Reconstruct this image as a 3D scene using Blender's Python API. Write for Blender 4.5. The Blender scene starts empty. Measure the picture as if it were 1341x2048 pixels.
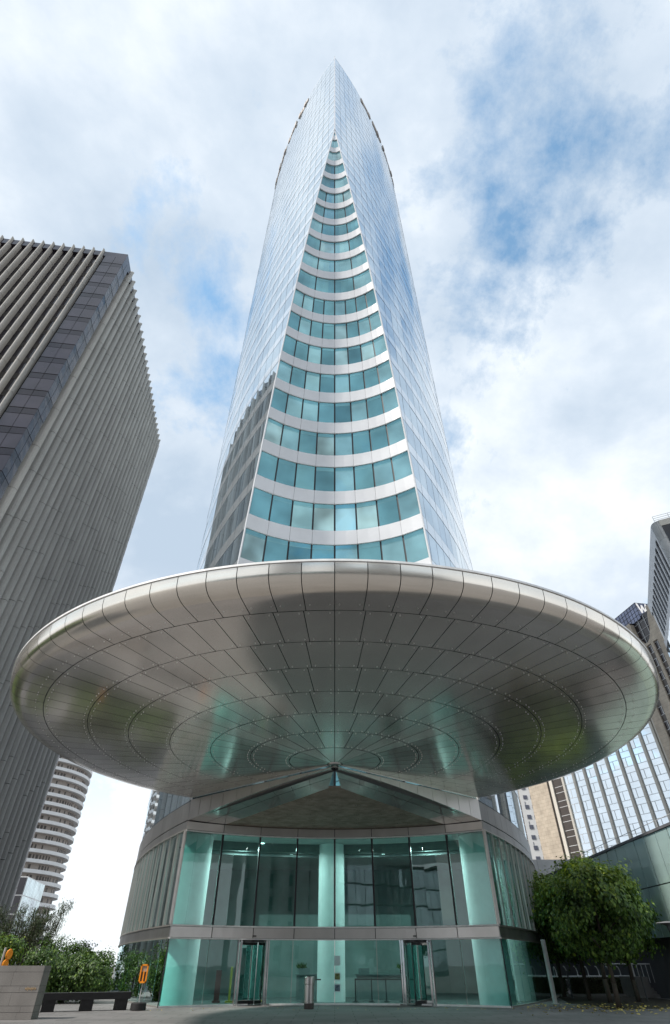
import bpy, bmesh, math, random
from math import sin, cos, pi, radians, sqrt, atan2, hypot
from mathutils import Vector, Matrix
random.seed(7)
S = bpy.context.scene
COL = S.collection

# ------------------------------------------------------------------ helpers
class MB:
    """collects faces; build() links them as ONE mesh object"""
    def __init__(s): s.v = []; s.f = []; s.m = []; s.cur = 0
    def mat(s, i): s.cur = i; return s
    def face(s, pts):
        n = len(s.v); s.v += [tuple(p) for p in pts]; s.f.append(list(range(n, n+len(pts)))); s.m.append(s.cur)
    def box(s, c, sx, sy, sz, ax=(1,0,0), ay=(0,1,0), az=(0,0,1)):
        c = Vector(c); ax = Vector(ax)*sx/2; ay = Vector(ay)*sy/2; az = Vector(az)*sz/2
        P = [c+i*ax+j*ay+k*az for k in (-1,1) for j in (-1,1) for i in (-1,1)]
        n = len(s.v); s.v += [tuple(p) for p in P]
        for q in ((0,2,3,1),(4,5,7,6),(0,1,5,4),(2,6,7,3),(0,4,6,2),(1,3,7,5)):
            s.f.append([n+i for i in q]); s.m.append(s.cur)
    def b2(s, x0, x1, y0, y1, z0, z1): s.box(((x0+x1)/2,(y0+y1)/2,(z0+z1)/2), x1-x0, y1-y0, z1-z0)
    def prism(s, poly, z0, z1, caps=True):
        n = len(s.v); k = len(poly)
        s.v += [(p[0],p[1],z0) for p in poly] + [(p[0],p[1],z1) for p in poly]
        for i in range(k):
            j = (i+1) % k; s.f.append([n+i,n+j,n+k+j,n+k+i]); s.m.append(s.cur)
        if caps:
            s.f.append([n+i for i in reversed(range(k))]); s.m.append(s.cur)
            s.f.append([n+k+i for i in range(k)]); s.m.append(s.cur)
    def cyl(s, a, b, r0, r1=None, n=12, caps=True):
        r1 = r0 if r1 is None else r1
        a = Vector(a); b = Vector(b); d = (b-a).normalized()
        u = d.orthogonal().normalized(); w = d.cross(u)
        k = len(s.v)
        for p, r in ((a,r0),(b,r1)):
            for i in range(n):
                t = 2*pi*i/n; s.v.append(tuple(p+u*cos(t)*r+w*sin(t)*r))
        for i in range(n):
            j = (i+1) % n; s.f.append([k+i,k+j,k+n+j,k+n+i]); s.m.append(s.cur)
        if caps:
            s.f.append([k+i for i in reversed(range(n))]); s.m.append(s.cur)
            s.f.append([k+n+i for i in range(n)]); s.m.append(s.cur)
    def tube(s, pts, rs, n=8):
        for i in range(len(pts)-1): s.cyl(pts[i], pts[i+1], rs[i], rs[i+1], n, caps=True)
    def lathe(s, prof, c, n=48, a0=0, a1=2*pi):
        full = abs(a1-a0-2*pi) < 1e-6; m = n if full else n+1; k = len(s.v)
        for r, z in prof:
            for i in range(m):
                t = a0+(a1-a0)*i/n; s.v.append((c[0]+r*cos(t), c[1]+r*sin(t), c[2]+z))
        for q in range(len(prof)-1):
            for i in range(n):
                j = (i+1) % m; s.f.append([k+q*m+i,k+q*m+j,k+(q+1)*m+j,k+(q+1)*m+i]); s.m.append(s.cur)
    def wallpanel(s, a, b, z0, z1, n, off, th, jit=0.0, top=None):
        """upright slab between plan points a,b (top edge may use other plan points), pushed out along n by off, th thick"""
        a2, b2 = top if top else (a, b)
        n = Vector((n[0],n[1],0)); o = n*off; q = [random.uniform(-jit,jit) for _ in range(3)]
        F = [Vector((a[0],a[1],z0))+o+n*q[0], Vector((b[0],b[1],z0))+o+n*q[1], Vector((b2[0],b2[1],z1))+o+n*(q[1]+q[2]), Vector((a2[0],a2[1],z1))+o+n*(q[0]+q[2])]
        B = [p-n*th for p in F]
        s.face(F)
        for i in range(4):
            j = (i+1) % 4; s.face([F[j],F[i],B[i],B[j]])
    def build(s, name, mats, parent=None, smooth=False):
        me = bpy.data.meshes.new(name); me.from_pydata(s.v, [], s.f)
        if not isinstance(mats, (list,tuple)): mats = [mats]
        for m in mats: me.materials.append(m)
        me.polygons.foreach_set('material_index', s.m)
        if smooth: me.polygons.foreach_set('use_smooth', [True]*len(s.f))
        me.update()
        o = bpy.data.objects.new(name, me); COL.objects.link(o)
        if parent is not None:
            o.parent = parent
            w = Vector((0,0,0)); p = parent
            while p is not None: w += Vector(p.location); p = p.parent
            o.location = -w
        return o
def origin(o, p):
    """moves a root mesh's origin to its base"""
    p = Vector(p); o.data.transform(Matrix.Translation(-p)); o.location = p; return o
def weld(o, ang=None):
    bm = bmesh.new(); bm.from_mesh(o.data); bmesh.ops.remove_doubles(bm, verts=bm.verts, dist=1e-4); bmesh.ops.recalc_face_normals(bm, faces=bm.faces)
    bm.to_mesh(o.data); bm.free()
    if ang is not None:
        for p in o.data.polygons: p.use_smooth = True
        o.data.set_sharp_from_angle(angle=ang)
    return o
def tag(o, label=None, cat=None, group=None, kind=None):
    if label: o['label'] = label
    if cat: o['category'] = cat
    if group: o['group'] = group
    if kind: o['kind'] = kind
    return o
def empty(name, loc, label, cat, group=None):
    o = bpy.data.objects.new(name, None); COL.objects.link(o); o.location = loc; o.empty_display_size = .3
    return tag(o, label, cat, group)
def copy_tree(o, parent=None):
    c = o.copy(); COL.objects.link(c)
    if parent is not None: c.parent = parent
    for ch in [x for x in bpy.data.objects if x.parent == o]: copy_tree(ch, c)
    return c

# ------------------------------------------------------------------ materials
def newmat(name):
    m = bpy.data.materials.new(name); m.use_nodes = True; nt = m.node_tree
    for n in list(nt.nodes): nt.nodes.remove(n)
    return m, nt, nt.nodes.new('ShaderNodeOutputMaterial')
def N(nt, t, **k):
    n = nt.nodes.new('ShaderNode'+t)
    for a, b in k.items():
        if a.startswith('i_'): n.inputs[a[2:].replace('_',' ')].default_value = b
        else: setattr(n, a, b)
    return n
def ramp(nt, fac, stops):
    r = N(nt, 'ValToRGB'); e = r.color_ramp.elements
    e[0].position, e[0].color = stops[0][0], (*stops[0][1],1); e[1].position, e[1].color = stops[-1][0], (*stops[-1][1],1)
    for p, c in stops[1:-1]: x = e.new(p); x.color = (*c,1)
    nt.links.new(fac, r.inputs['Fac']); return r.outputs['Color']
def g3(v): return (v,v,v)
def surf(name, col, rough=.6, metal=0., var=.12, scale=3., bump=0., bscale=None, ior=1.5, fine=0., fscale=60., stretch=(1,1,1), spec=.5, aniso=0, rvar=0.):
    """plain surface with cloudy wear, optional fine grain and bump"""
    m, nt, out = newmat(name); L = nt.links
    tc = N(nt,'TexCoord'); mp = N(nt,'Mapping'); mp.inputs['Scale'].default_value = stretch
    L.new(tc.outputs['Object'], mp.inputs['Vector'])
    no = N(nt,'TexNoise'); no.inputs['Scale'].default_value = scale; no.inputs['Detail'].default_value = 6
    L.new(mp.outputs[0], no.inputs['Vector'])
    c = [x for x in col]
    co = ramp(nt, no.outputs['Fac'], [(.3,[x*(1-var) for x in c]),(.7,[min(1,x*(1+var)) for x in c])])
    p = N(nt,'BsdfPrincipled'); p.inputs['Metallic'].default_value = metal; p.inputs['Roughness'].default_value = rough
    p.inputs['IOR'].default_value = ior; p.inputs['Specular IOR Level'].default_value = spec
    if fine:
        n2 = N(nt,'TexNoise'); n2.inputs['Scale'].default_value = fscale; n2.inputs['Detail'].default_value = 3; L.new(mp.outputs[0], n2.inputs['Vector'])
        mx = N(nt,'MixRGB', blend_type='MULTIPLY'); mx.inputs['Fac'].default_value = 1
        f2 = ramp(nt, n2.outputs['Fac'], [(.3,g3(1-fine)),(.7,g3(1))])
        L.new(co, mx.inputs[1]); L.new(f2, mx.inputs[2]); co = mx.outputs[0]
    L.new(co, p.inputs['Base Color'])
    if rvar:
        mr = N(nt,'MapRange'); mr.inputs['To Min'].default_value = max(.01,rough-rvar); mr.inputs['To Max'].default_value = rough+rvar
        L.new(no.outputs['Fac'], mr.inputs[0]); L.new(mr.outputs[0], p.inputs['Roughness'])
    if bump:
        n3 = N(nt,'TexNoise'); n3.inputs['Scale'].default_value = bscale or scale*4; n3.inputs['Detail'].default_value = 4; L.new(mp.outputs[0], n3.inputs['Vector'])
        b = N(nt,'Bump'); b.inputs['Strength'].default_value = bump; b.inputs['Distance'].default_value = .02
        L.new(n3.outputs['Fac'], b.inputs['Height']); L.new(b.outputs[0], p.inputs['Normal'])
    L.new(p.outputs[0], out.inputs['Surface']); return m
def mirror_glass(name, col, ior=2.0, metal=0., rough=.02, wave=.0, wscale=.5, var=.25):
    """opaque coated facade glass: dark tint below a strong mirror coat"""
    m, nt, out = newmat(name); L = nt.links
    tc = N(nt,'TexCoord'); no = N(nt,'TexNoise'); no.inputs['Scale'].default_value = .35; no.inputs['Detail'].default_value = 2
    L.new(tc.outputs['Object'], no.inputs['Vector'])
    co = ramp(nt, no.outputs['Fac'], [(.3,[x*(1-var) for x in col]),(.7,[min(1,x*(1+var)) for x in col])])
    p = N(nt,'BsdfPrincipled'); p.inputs['Metallic'].default_value = metal; p.inputs['Roughness'].default_value = rough; p.inputs['IOR'].default_value = ior
    L.new(co, p.inputs['Base Color'])
    if wave:
        n3 = N(nt,'TexNoise'); n3.inputs['Scale'].default_value = wscale; n3.inputs['Detail'].default_value = 1; L.new(tc.outputs['Object'], n3.inputs['Vector'])
        b = N(nt,'Bump'); b.inputs['Strength'].default_value = wave; b.inputs['Distance'].default_value = .05
        L.new(n3.outputs['Fac'], b.inputs['Height']); L.new(b.outputs[0], p.inputs['Normal'])
    L.new(p.outputs[0], out.inputs['Surface']); return m
def clear_glass(name, tint, gain=1.6, base=.05, wave=.08):
    m, nt, out = newmat(name); L = nt.links
    tr = N(nt,'BsdfTransparent'); tr.inputs['Color'].default_value = (*tint,1)
    gl = N(nt,'BsdfGlossy'); gl.inputs['Roughness'].default_value = .015; gl.inputs['Color'].default_value = (.8,.95,.93,1)
    fr = N(nt,'Fresnel'); fr.inputs['IOR'].default_value = 1.5
    ma = N(nt,'Math', operation='MULTIPLY_ADD', use_clamp=True); ma.inputs[1].default_value = gain; ma.inputs[2].default_value = base
    L.new(fr.outputs[0], ma.inputs[0])
    tc = N(nt,'TexCoord'); n3 = N(nt,'TexNoise'); n3.inputs['Scale'].default_value = .55; n3.inputs['Detail'].default_value = 1; L.new(tc.outputs['Object'], n3.inputs['Vector'])
    b = N(nt,'Bump'); b.inputs['Strength'].default_value = wave; b.inputs['Distance'].default_value = .05
    L.new(n3.outputs['Fac'], b.inputs['Height']); L.new(b.outputs[0], gl.inputs['Normal'])
    mx = N(nt,'MixShader'); L.new(ma.outputs[0], mx.inputs[0]); L.new(tr.outputs[0], mx.inputs[1]); L.new(gl.outputs[0], mx.inputs[2])
    L.new(mx.outputs[0], out.inputs['Surface']); return m
def tiled(name, c1, c2, mortar, w, h, ms=.01, rough=.6, offset=.5, bump=.3, fine=.25, fscale=90, axes='XY', spec=.5):
    """slabs or ashlar drawn by the brick texture in object space"""
    m, nt, out = newmat(name); L = nt.links
    tc = N(nt,'TexCoord'); sp = N(nt,'SeparateXYZ'); cb = N(nt,'CombineXYZ'); L.new(tc.outputs['Object'], sp.inputs[0])
    L.new(sp.outputs[axes[0]], cb.inputs[0]); L.new(sp.outputs[axes[1]], cb.inputs[1])
    br = N(nt,'TexBrick', offset=offset); L.new(cb.outputs[0], br.inputs['Vector'])
    br.inputs['Color1'].default_value = (*c1,1); br.inputs['Color2'].default_value = (*c2,1); br.inputs['Mortar'].default_value = (*mortar,1)
    br.inputs['Scale'].default_value = 1; br.inputs['Brick Width'].default_value = w; br.inputs['Row Height'].default_value = h; br.inputs['Mortar Size'].default_value = ms; br.inputs['Mortar Smooth'].default_value = .1
    n1 = N(nt,'TexNoise'); n1.inputs['Scale'].default_value = fscale; n1.inputs['Detail'].default_value = 3; L.new(tc.outputs['Object'], n1.inputs['Vector'])
    n2 = N(nt,'TexNoise'); n2.inputs['Scale'].default_value = .6; n2.inputs['Detail'].default_value = 7; L.new(tc.outputs['Object'], n2.inputs['Vector'])
    m1 = N(nt,'MixRGB', blend_type='MULTIPLY'); m1.inputs[0].default_value = 1; m2 = N(nt,'MixRGB', blend_type='MULTIPLY'); m2.inputs[0].default_value = 1
    L.new(br.outputs['Color'], m1.inputs[1]); L.new(ramp(nt,n1.outputs['Fac'],[(.35,g3(1-fine)),(.65,g3(1))]), m1.inputs[2])
    L.new(m1.outputs[0], m2.inputs[1]); L.new(ramp(nt,n2.outputs['Fac'],[(.3,g3(.75)),(.7,g3(1))]), m2.inputs[2])
    p = N(nt,'BsdfPrincipled'); p.inputs['Roughness'].default_value = rough; p.inputs['Specular IOR Level'].default_value = spec
    L.new(m2.outputs[0], p.inputs['Base Color'])
    if bump:
        b = N(nt,'Bump', invert=True); b.inputs['Strength'].default_value = bump; b.inputs['Distance'].default_value = .02; L.new(br.outputs['Fac'], b.inputs['Height']); L.new(b.outputs[0], p.inputs['Normal'])
    L.new(p.outputs[0], out.inputs['Surface']); return m
def leafmat(name, col):
    m, nt, out = newmat(name); L = nt.links
    gi = N(nt,'NewGeometry'); 
    co = ramp(nt, gi.outputs['Random Per Island'], [(0,[x*.55 for x in col]),(.6,col),(1,[min(1,col[0]*1.7),min(1,col[1]*1.35),col[2]*1.1])])
    d = N(nt,'BsdfPrincipled'); d.inputs['Roughness'].default_value = .5; L.new(co, d.inputs['Base Color'])
    t = N(nt,'BsdfTranslucent'); L.new(co, t.inputs['Color'])
    mx = N(nt,'MixShader'); mx.inputs[0].default_value = .3; L.new(d.outputs[0], mx.inputs[1]); L.new(t.outputs[0], mx.inputs[2])
    L.new(mx.outputs[0], out.inputs['Surface']); return m

M = {}
M['paving'] = tiled('granite_paving', (.25,.24,.24), (.205,.20,.20), (.075,.075,.075), 1.6, .8, .016, .75, bump=.25)
M['white_alu'] = surf('white_enamel_panel', (.66,.67,.69), .25, var=.07, scale=.35)
M['side_alu'] = surf('silver_spandrel_glass', (.74,.80,.85), .10, metal=.8, var=.06, scale=.3)
M['frame_dark'] = surf('dark_gasket', (.018,.02,.024), .5)
M['teal1'] = mirror_glass('teal_window_glass', (.15,.34,.375), 1.6, metal=.8, wave=.25)
M['teal2'] = mirror_glass('pale_teal_window_glass', (.27,.48,.50), 1.6, metal=.8, wave=.25)
M['teal3'] = mirror_glass('deep_teal_window_glass', (.10,.24,.275), 1.6, metal=.8, wave=.25)
M['teal4'] = mirror_glass('curtained_teal_glass', (.33,.50,.50), 1.6, metal=.6, rough=.06, wave=.4, var=.5)
M['side_glass'] = mirror_glass('blue_curtain_wall_glass', (.52,.64,.73), 1.8, metal=.85, wave=.0, var=.08)
M['side_glass2'] = mirror_glass('dark_blue_curtain_wall_glass', (.44,.57,.68), 1.8, metal=.85, wave=.0, var=.08)
M['steel'] = surf('brushed_steel', (.52,.50,.48), .27, metal=1, var=.08, scale=1.2, fine=.12, fscale=40, rvar=.05)
M['soffit'] = surf('canopy_steel', (.84,.795,.75), .15, metal=.80, var=.10, scale=.45, fine=.12, fscale=26, rvar=.05)
M['rim'] = surf('rim_highlight_steel', (.86,.80,.71), .20, metal=.9, var=.05, scale=.8, fine=.06, fscale=40)  # same sheet steel as the soffit, colour lightened to carry the rim highlight
M['bolt'] = surf('bolt_steel', (.62,.60,.58), .3, metal=1)
M['rimline'] = surf('white_flashing', (.8,.8,.79), .4)
M['band'] = surf('satin_steel_band', (.60,.57,.545), .36, metal=.85, var=.08, scale=.8, fine=.10, fscale=50)
M['dark_band'] = surf('grey_steel_panel', (.42,.42,.42), .33, metal=.9, var=.14, scale=.8, stretch=(1,1,.3))
M['chrome'] = surf('polished_post', (.8,.8,.8), .12, metal=1)
M['stone_ceiling'] = surf('stained_stone_ceiling', (.34,.27,.215), .75, var=.35, scale=2.2, fine=.35, fscale=14)
M['lobby'] = clear_glass('lobby_glass', (.40,.76,.72), 1.9, .04)
M['lobby_low'] = clear_glass('entrance_glass', (.50,.90,.86), 1.3, .02)
M['lobby_side'] = clear_glass('side_lobby_glass', (.34,.66,.62), 1.8, .05)
M['lobby_upside'] = clear_glass('upper_side_glass', (.18,.36,.34), 1.5, .05)
M['col'] = surf('white_plaster_column', (.85,.88,.87), .6, var=.04)
M['int_wall'] = surf('lobby_back_wall', (.20,.26,.25), .5, var=.25, scale=.5)
M['int_floor'] = surf('lobby_floor', (.16,.17,.17), .25, var=.15)
M['int_ceil'] = surf('lobby_ceiling', (.45,.5,.49), .7, var=.08)
M['desk'] = surf('lobby_desk', (.12,.15,.15), .4)
M['black'] = surf('black_plastic', (.012,.012,.013), .4)
M['concrete'] = surf('ribbed_precast', (.38,.365,.34), .75, var=.14, scale=.5, fine=.15, fscale=14, stretch=(1,1,.25))
M['concrete2'] = surf('pale_precast', (.42,.395,.36), .75, var=.12, scale=.5, fine=.12, fscale=14, stretch=(1,1,.25))
M['dark_glass'] = mirror_glass('smoked_glass', (.02,.017,.022), 1.55, wave=.15)
M['lav_glass'] = mirror_glass('lavender_glass', (.035,.03,.042), 1.6, wave=.2)
M['lav_dark'] = mirror_glass('plum_glass', (.018,.015,.022), 1.5, wave=.2)
M['brownwall'] = surf('brown_recess', (.03,.024,.02), .7)
M['beige'] = tiled('beige_stone_cladding', (.55,.47,.37), (.50,.42,.33), (.30,.25,.2), 1.4, .8, .02, .7, bump=.1, fine=.06, axes='YZ')
M['rib'] = surf('cream_stone_rib', (.58,.54,.47), .7, var=.06)
M['rib_grey'] = surf('pale_grey_cladding', (.52,.53,.55), .45, var=.05)
M['brown_win'] = surf('brown_spandrel', (.06,.048,.04), .35)
M['white_frame'] = surf('white_window_frame', (.75,.75,.74), .4)
M['sky_glass'] = mirror_glass('pale_mirror_glass', (.72,.80,.86), 1.8, metal=.85, wave=.12, wscale=.18, var=.06)
M['penthouse'] = mirror_glass('blue_grey_glass', (.16,.18,.26), 1.7, metal=.7)
M['green_glass'] = mirror_glass('green_mirror_glass', (.58,.78,.75), 1.8, metal=.5, wave=.4, wscale=.3, var=.1)
M['grey_wall'] = surf('grey_cladding', (.12,.12,.13), .6, var=.12, scale=.8)
M['white_wall'] = surf('white_render', (.74,.74,.73), .7, var=.05, scale=.4)
M['pale_stone'] = tiled('pale_stone_panels', (.56,.55,.53), (.52,.51,.49), (.36,.35,.34), 2.2, 3., .03, .7, bump=.05, fine=.05, axes='XZ')
M['balc_brown'] = surf('balcony_soffit', (.40,.35,.31), .7)
M['silver_glass'] = mirror_glass('silver_glass', (.55,.64,.68), 1.8, metal=.75, wave=.2)
M['granite'] = surf('speckled_granite', (.25,.235,.22), .7, var=.12, scale=1.5, fine=.45, fscale=55)
M['granite_shaded'] = surf('shaded_side_granite', (.17,.165,.16), .7, var=.12, scale=1.5, fine=.45, fscale=55)  # granite copy with the wall end's shade in its colour; not assigned
M['bench'] = surf('charcoal_granite', (.02,.019,.02), .65, var=.2, scale=2, fine=.4, fscale=60)
M['orange'] = surf('orange_enamel', (.9,.30,.015), .4, var=.06)
M['sign_beige'] = surf('notice_paper', (.45,.33,.24), .6)
M['sign_red'] = surf('red_panel', (.07,.012,.012), .5)
M['sign_yellow'] = surf('yellow_panel', (.28,.25,.03), .5)
M['gold'] = surf('gold_letters', (.75,.5,.25), .35, metal=.6)
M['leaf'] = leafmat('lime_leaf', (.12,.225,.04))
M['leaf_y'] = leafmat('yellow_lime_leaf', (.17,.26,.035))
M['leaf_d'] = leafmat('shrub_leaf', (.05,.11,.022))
M['leaf_b'] = leafmat('feathery_leaf', (.05,.065,.03))
M['leaf_h'] = leafmat('hedge_leaf', (.055,.065,.022))
M['bark'] = surf('bark', (.075,.06,.048), .9, var=.35, scale=6, bump=.6, bscale=18, stretch=(1,1,.3))
M['fallen'] = surf('fallen_leaf', (.62,.50,.14), .7, var=.4, scale=9)
M['soil'] = surf('leaf_litter', (.045,.038,.025), .9, var=.4, scale=5, fine=.5, fscale=30)
M['rail'] = surf('painted_rail', (.45,.45,.45), .45)
M['step'] = surf('stone_step', (.22,.21,.20), .8, var=.12)
M['paper'] = surf('poster_paper', (.55,.75,.75), .6)
M['p_green'] = surf('poster_print', (.15,.2,.08), .6, var=.8, scale=7)
M['p_blue'] = surf('poster_print_blue', (.12,.2,.25), .6, var=.8, scale=7)
def emis(name, c, s):
    m, nt, out = newmat(name); e = N(nt,'Emission'); e.inputs[0].default_value = (*c,1); e.inputs[1].default_value = s
    nt.links.new(e.outputs[0], out.inputs[0]); return m
M['lamp'] = emis('lit_lamp', (.95,1,.95), 6)

# ------------------------------------------------------------------ ground
g = MB(); g.face([(-900,-900,0),(900,-900,0),(900,900,0),(-900,900,0)])
tag(g.build('ground', M['paving']), kind='structure')
g = MB(); g.prism([(13.2,36.5),(12.6,33.6),(20,35.5),(20,48),(14.8,48),(12.6,38.6)], -.02, .004)
tag(g.build('tree_bed', M['soil']), kind='structure')

# ------------------------------------------------------------------ TOWER geometry
RL, CX, CY = 69.0, 49.6, 72.0               # the lens plan: two arcs of 69 m radius
YN = CY - sqrt(RL*RL-CX*CX)                  # nose
def lensX(Y): return sqrt(max(0,RL*RL-(Y-CY)**2))-CX
A0 = math.asin((CY-YN)/RL)                   # heading at the nose
def lp(s, side):                             # point on the plan at arc length s from the nose; side +1 right, -1 left
    a = A0 - s/RL; return (side*(-CX+RL*cos(a)), CY-RL*sin(a))
def ln(s, side):
    a = A0 - s/RL; return (side*cos(a), -sin(a))
def sOfY(Y): return (A0-math.asin((CY-Y)/RL))*RL
SEND = 2*A0*RL
ZT = [(0,34.8),(9,34.8),(24.7,33.1),(49.6,30.5),(64.4,28.8),(102.7,YN)]
def edgeY(z):
    for (z0,y0),(z1,y1) in zip(ZT,ZT[1:]):
        if z <= z1: return y0+(y1-y0)*(z-z0)/(z1-z0)
    return YN
def edgeS(z): return 0 if z >= 102.7 else sOfY(edgeY(z))
ROOF = 162.6
BH = 1.33
bands = []; z = 28.13 - 4.08*4
while z < 64: bands.append(z); z += 4.08
while z + BH < ROOF - 1: bands.append(z); z += 3.85
tower = empty('office_tower', (0,24.92,0), 'tallest glass skyscraper, lens shaped, with a teal and white banded hollow front and round canopy', 'skyscraper')
rows = []                                    # (z0, z1, kind)
zz = 8.95
for b in bands:
    rows.append((zz, b, 'g')); rows.append((b, b+BH, 'b')); zz = b+BH
rows.append((zz, ROOF, 'g'))
CW = 1.5
for side in (-1, 1):
    cw = MB()
    for z0, z1, k in rows:
        cw.mat(2)                            # dark backing
        sb, st = edgeS(z0), edgeS(z1)
        cols = []; c = 0.0
        while c < SEND-.01: cols.append((c, min(c+CW, SEND))); c += CW
        first = True
        for c0, c1 in cols:
            if c1 <= sb+.3: continue
            if first: a, at = lp(sb+.06, side), lp(st+.06, side); first = False; cm = (sb+c1)/2; 
            else: a = at = lp(c0+.025, side); cm = (c0+c1)/2
            if c0 <= sb and False: pass
            b2 = lp(c1-.025, side)
            n = ln(cm, side)
            far = cm > 70
            if k == 'b':
                cw.mat(0); cw.wallpanel(a, b2, z0+.03, z1-.03, n, 0, .05, .004, top=(at, b2))
            else:
                cw.mat(1 if random.random() < .8 else 3); cw.wallpanel(a, b2, z0+.03, z1-.03, n, -.015, .05, .006, top=(at, b2))
        # backing
        cw.mat(2); q = sb+.03; qt = st+.03
        while q < SEND:
            q1 = min(max(q,sb)+4.5, SEND); n = ln(q, side)
            a = lp(q,side); b2 = lp(q1,side); a2 = lp(qt,side) if q == sb+.03 else a
            cw.face([(a[0]-n[0]*.12,a[1]-n[1]*.12,z0),(b2[0]-n[0]*.12,b2[1]-n[1]*.12,z0),(b2[0]-n[0]*.12,b2[1]-n[1]*.12,z1),(a2[0]-n[0]*.12,a2[1]-n[1]*.12,z1)])
            q = q1
    cw.build('curtain_wall', [M['side_alu'], M['side_glass'], M['frame_dark'], M['side_glass2']], tower)
# the hollowed front
def rec(z, t):
    """point of the concave front at height z; t -1..1 across"""
    Y = edgeY(z); X = lensX(Y)
    if X < .02: return (0, Y)
    sg = .33*X if z > 20 else (.30+.03*max(0,z-9)/11)*X
    R = (X*X+sg*sg)/(2*sg); a = math.asin(min(1,X/R)); th = a*t
    yc = Y+sg-R
    return (R*sin(th), yc+R*cos(th))
def recn(z, t):
    Y = edgeY(z); X = max(lensX(Y),.02); sg = .33*X; R = (X*X+sg*sg)/(2*sg); a = math.asin(min(1,X/R)); return (-sin(a*t), -cos(a*t))
nwin = 0
for z0, z1, k in rows:
    if z0 > 102: break
    z1c = min(z1, 102.5)
    Xe = lensX(edgeY((z0+z1c)/2))
    nc = 8 if z0 < 60 else 4 if Xe > 2.2 else 2 if Xe > 1.0 else 1
    if k == 'b':
        sp = MB()
        for i in range(nc):
            for hh in range(3 if nc < 8 else 2):
                H_ = 3 if nc < 8 else 2
                t0, t1 = -1+2*(i+hh/H_)/nc, -1+2*(i+(hh+1)/H_)/nc
                e = .012/max(Xe,.5)
                ta, tb = t0+(e if hh == 0 else 0), t1-(e if hh == H_-1 else 0)
                sp.wallpanel(rec(z0,ta), rec(z0,tb), z0+.0, z1c, recn(z0,(t0+t1)/2), .06, .12, top=(rec(z1c,ta), rec(z1c,tb)))
                P = [rec(z0,ta), rec(z0,tb)]
                sp.face([(p[0]-.0,p[1]+o_,z0-.001) for p, o_ in ((P[0],-.06),(P[1],-.06),(P[1],.1),(P[0],.1))])
        sp.build('spandrel', M['white_alu'], tower)
    else:
        for i in range(nc):
            w = MB(); e = .065/max(Xe,.8); t0, t1 = -1+2*i/nc, -1+2*(i+1)/nc
            sub = 1 if nc == 8 else 3
            zt = z0+(z1c-z0)*.84
            gm = random.choice([0,0,0,0,1,1,2,4] if i < nc-1 else [0,1,1,4])
            for q in range(sub):
                ta, tb = t0+(t1-t0)*q/sub, t0+(t1-t0)*(q+1)/sub
                if q == 0: ta += e
                if q == sub-1: tb -= e
                w.mat(gm); w.wallpanel(rec(z0,ta), rec(z0,tb), z0, zt-.02, recn(z0,(ta+tb)/2), -.05, .03, .005, top=(rec(zt,ta), rec(zt,tb)))
                w.mat(0); w.wallpanel(rec(zt,ta), rec(zt,tb), zt+.02, z1c, recn(z0,(ta+tb)/2), -.05, .03, .002, top=(rec(z1c,ta), rec(z1c,tb)))
                w.mat(3); w.wallpanel(rec(zt,ta), rec(zt,tb), zt-.02, zt+.02, recn(z0,(ta+tb)/2), -.03, .03)
            w.build('window', [M['teal1'], M['teal2'], M['teal3'], M['teal2'], M['teal4']], tower); nwin += 1
# dark backing behind the hollow (shows as the mullion joints) and light trim along both cut edges
bk = MB()
zs = [9+i*2.0 for i in range(47)]
for z0, z1 in zip(zs, zs[1:]):
    for i in range(12):
        t0, t1 = -1+i/6, -1+(i+1)/6
        n = recn(z0,(t0+t1)/2)
        P = [(*rec(z0,t0),z0),(*rec(z0,t1),z0),(*rec(z1,t1),z1),(*rec(z1,t0),z1)]
        bk.face([(p[0]*.995-n[0]*.09,p[1]-n[1]*.11,p[2]) for p in P])
bk.build('mullion_grid', M['frame_dark'], tower)
for side in (-1,1):
    t = MB(); zs = [9+i*1.95 for i in range(49)]
    for z0, z1 in zip(zs, zs[1:]):
        P0 = rec(z0,side); P1 = rec(min(z1,102.6),side)
        ta = Vector(ln(edgeS(z0),side)).to_3d(); tb = Vector((0,-1,0))
        a = Vector((*P0,z0)); b = Vector((*P1,z1)); d = (ta*.5+tb*.5)
        t.cyl(a+d*.01, b+d*.01, .085, .085, 6, caps=False)
    t.build('edge_trim', M['white_alu'], tower)
# slim vertical trim on the nose, roof slab and crown louvres
t = MB(); t.box((0,YN-.03,(102.7+ROOF+.6)/2), .22, .22, ROOF-102.1); t.build('edge_trim', M['white_alu'], tower)
poly = [lp(s,1) for s in [i*SEND/40 for i in range(41)]] + [lp(s,-1) for s in [SEND-i*SEND/40 for i in range(1,40)]]
r = MB(); r.prism(poly, ROOF-.02, ROOF+.35); r.build('roof', M['white_alu'], tower)
for side in (-1,1):
    for y0, y1 in ((31.6,35.2),(36.2,40.4),(41.4,44.6),(45.4,50.6)):
        s0, s1 = sOfY(y0), sOfY(y1); l = MB(); k = int((s1-s0)/.8)
        for i in range(k):
            a, b2 = s0+(s1-s0)*i/k, s0+(s1-s0)*(i+1)/k
            h0 = random.choice([.0,.4,1.2]); n = ln(a,side); m_ = random.choice([.08,.15,.25])
            pa, pb = lp(a+.04,side), lp(b2-.04,side)
            l.face([(pa[0]+n[0]*m_,pa[1]+n[1]*m_,ROOF-3.6+h0),(pb[0]+n[0]*m_,pb[1]+n[1]*m_,ROOF-3.6+h0),(pb[0]+n[0]*m_,pb[1]+n[1]*m_,ROOF-.3),(pa[0]+n[0]*m_,pa[1]+n[1]*m_,ROOF-.3)])
            l.wallpanel(pa, pb, ROOF-3.6+h0, ROOF-.3, n, m_-.01, .3)
        l.build('louvre', M['balc_brown'], tower)

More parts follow.
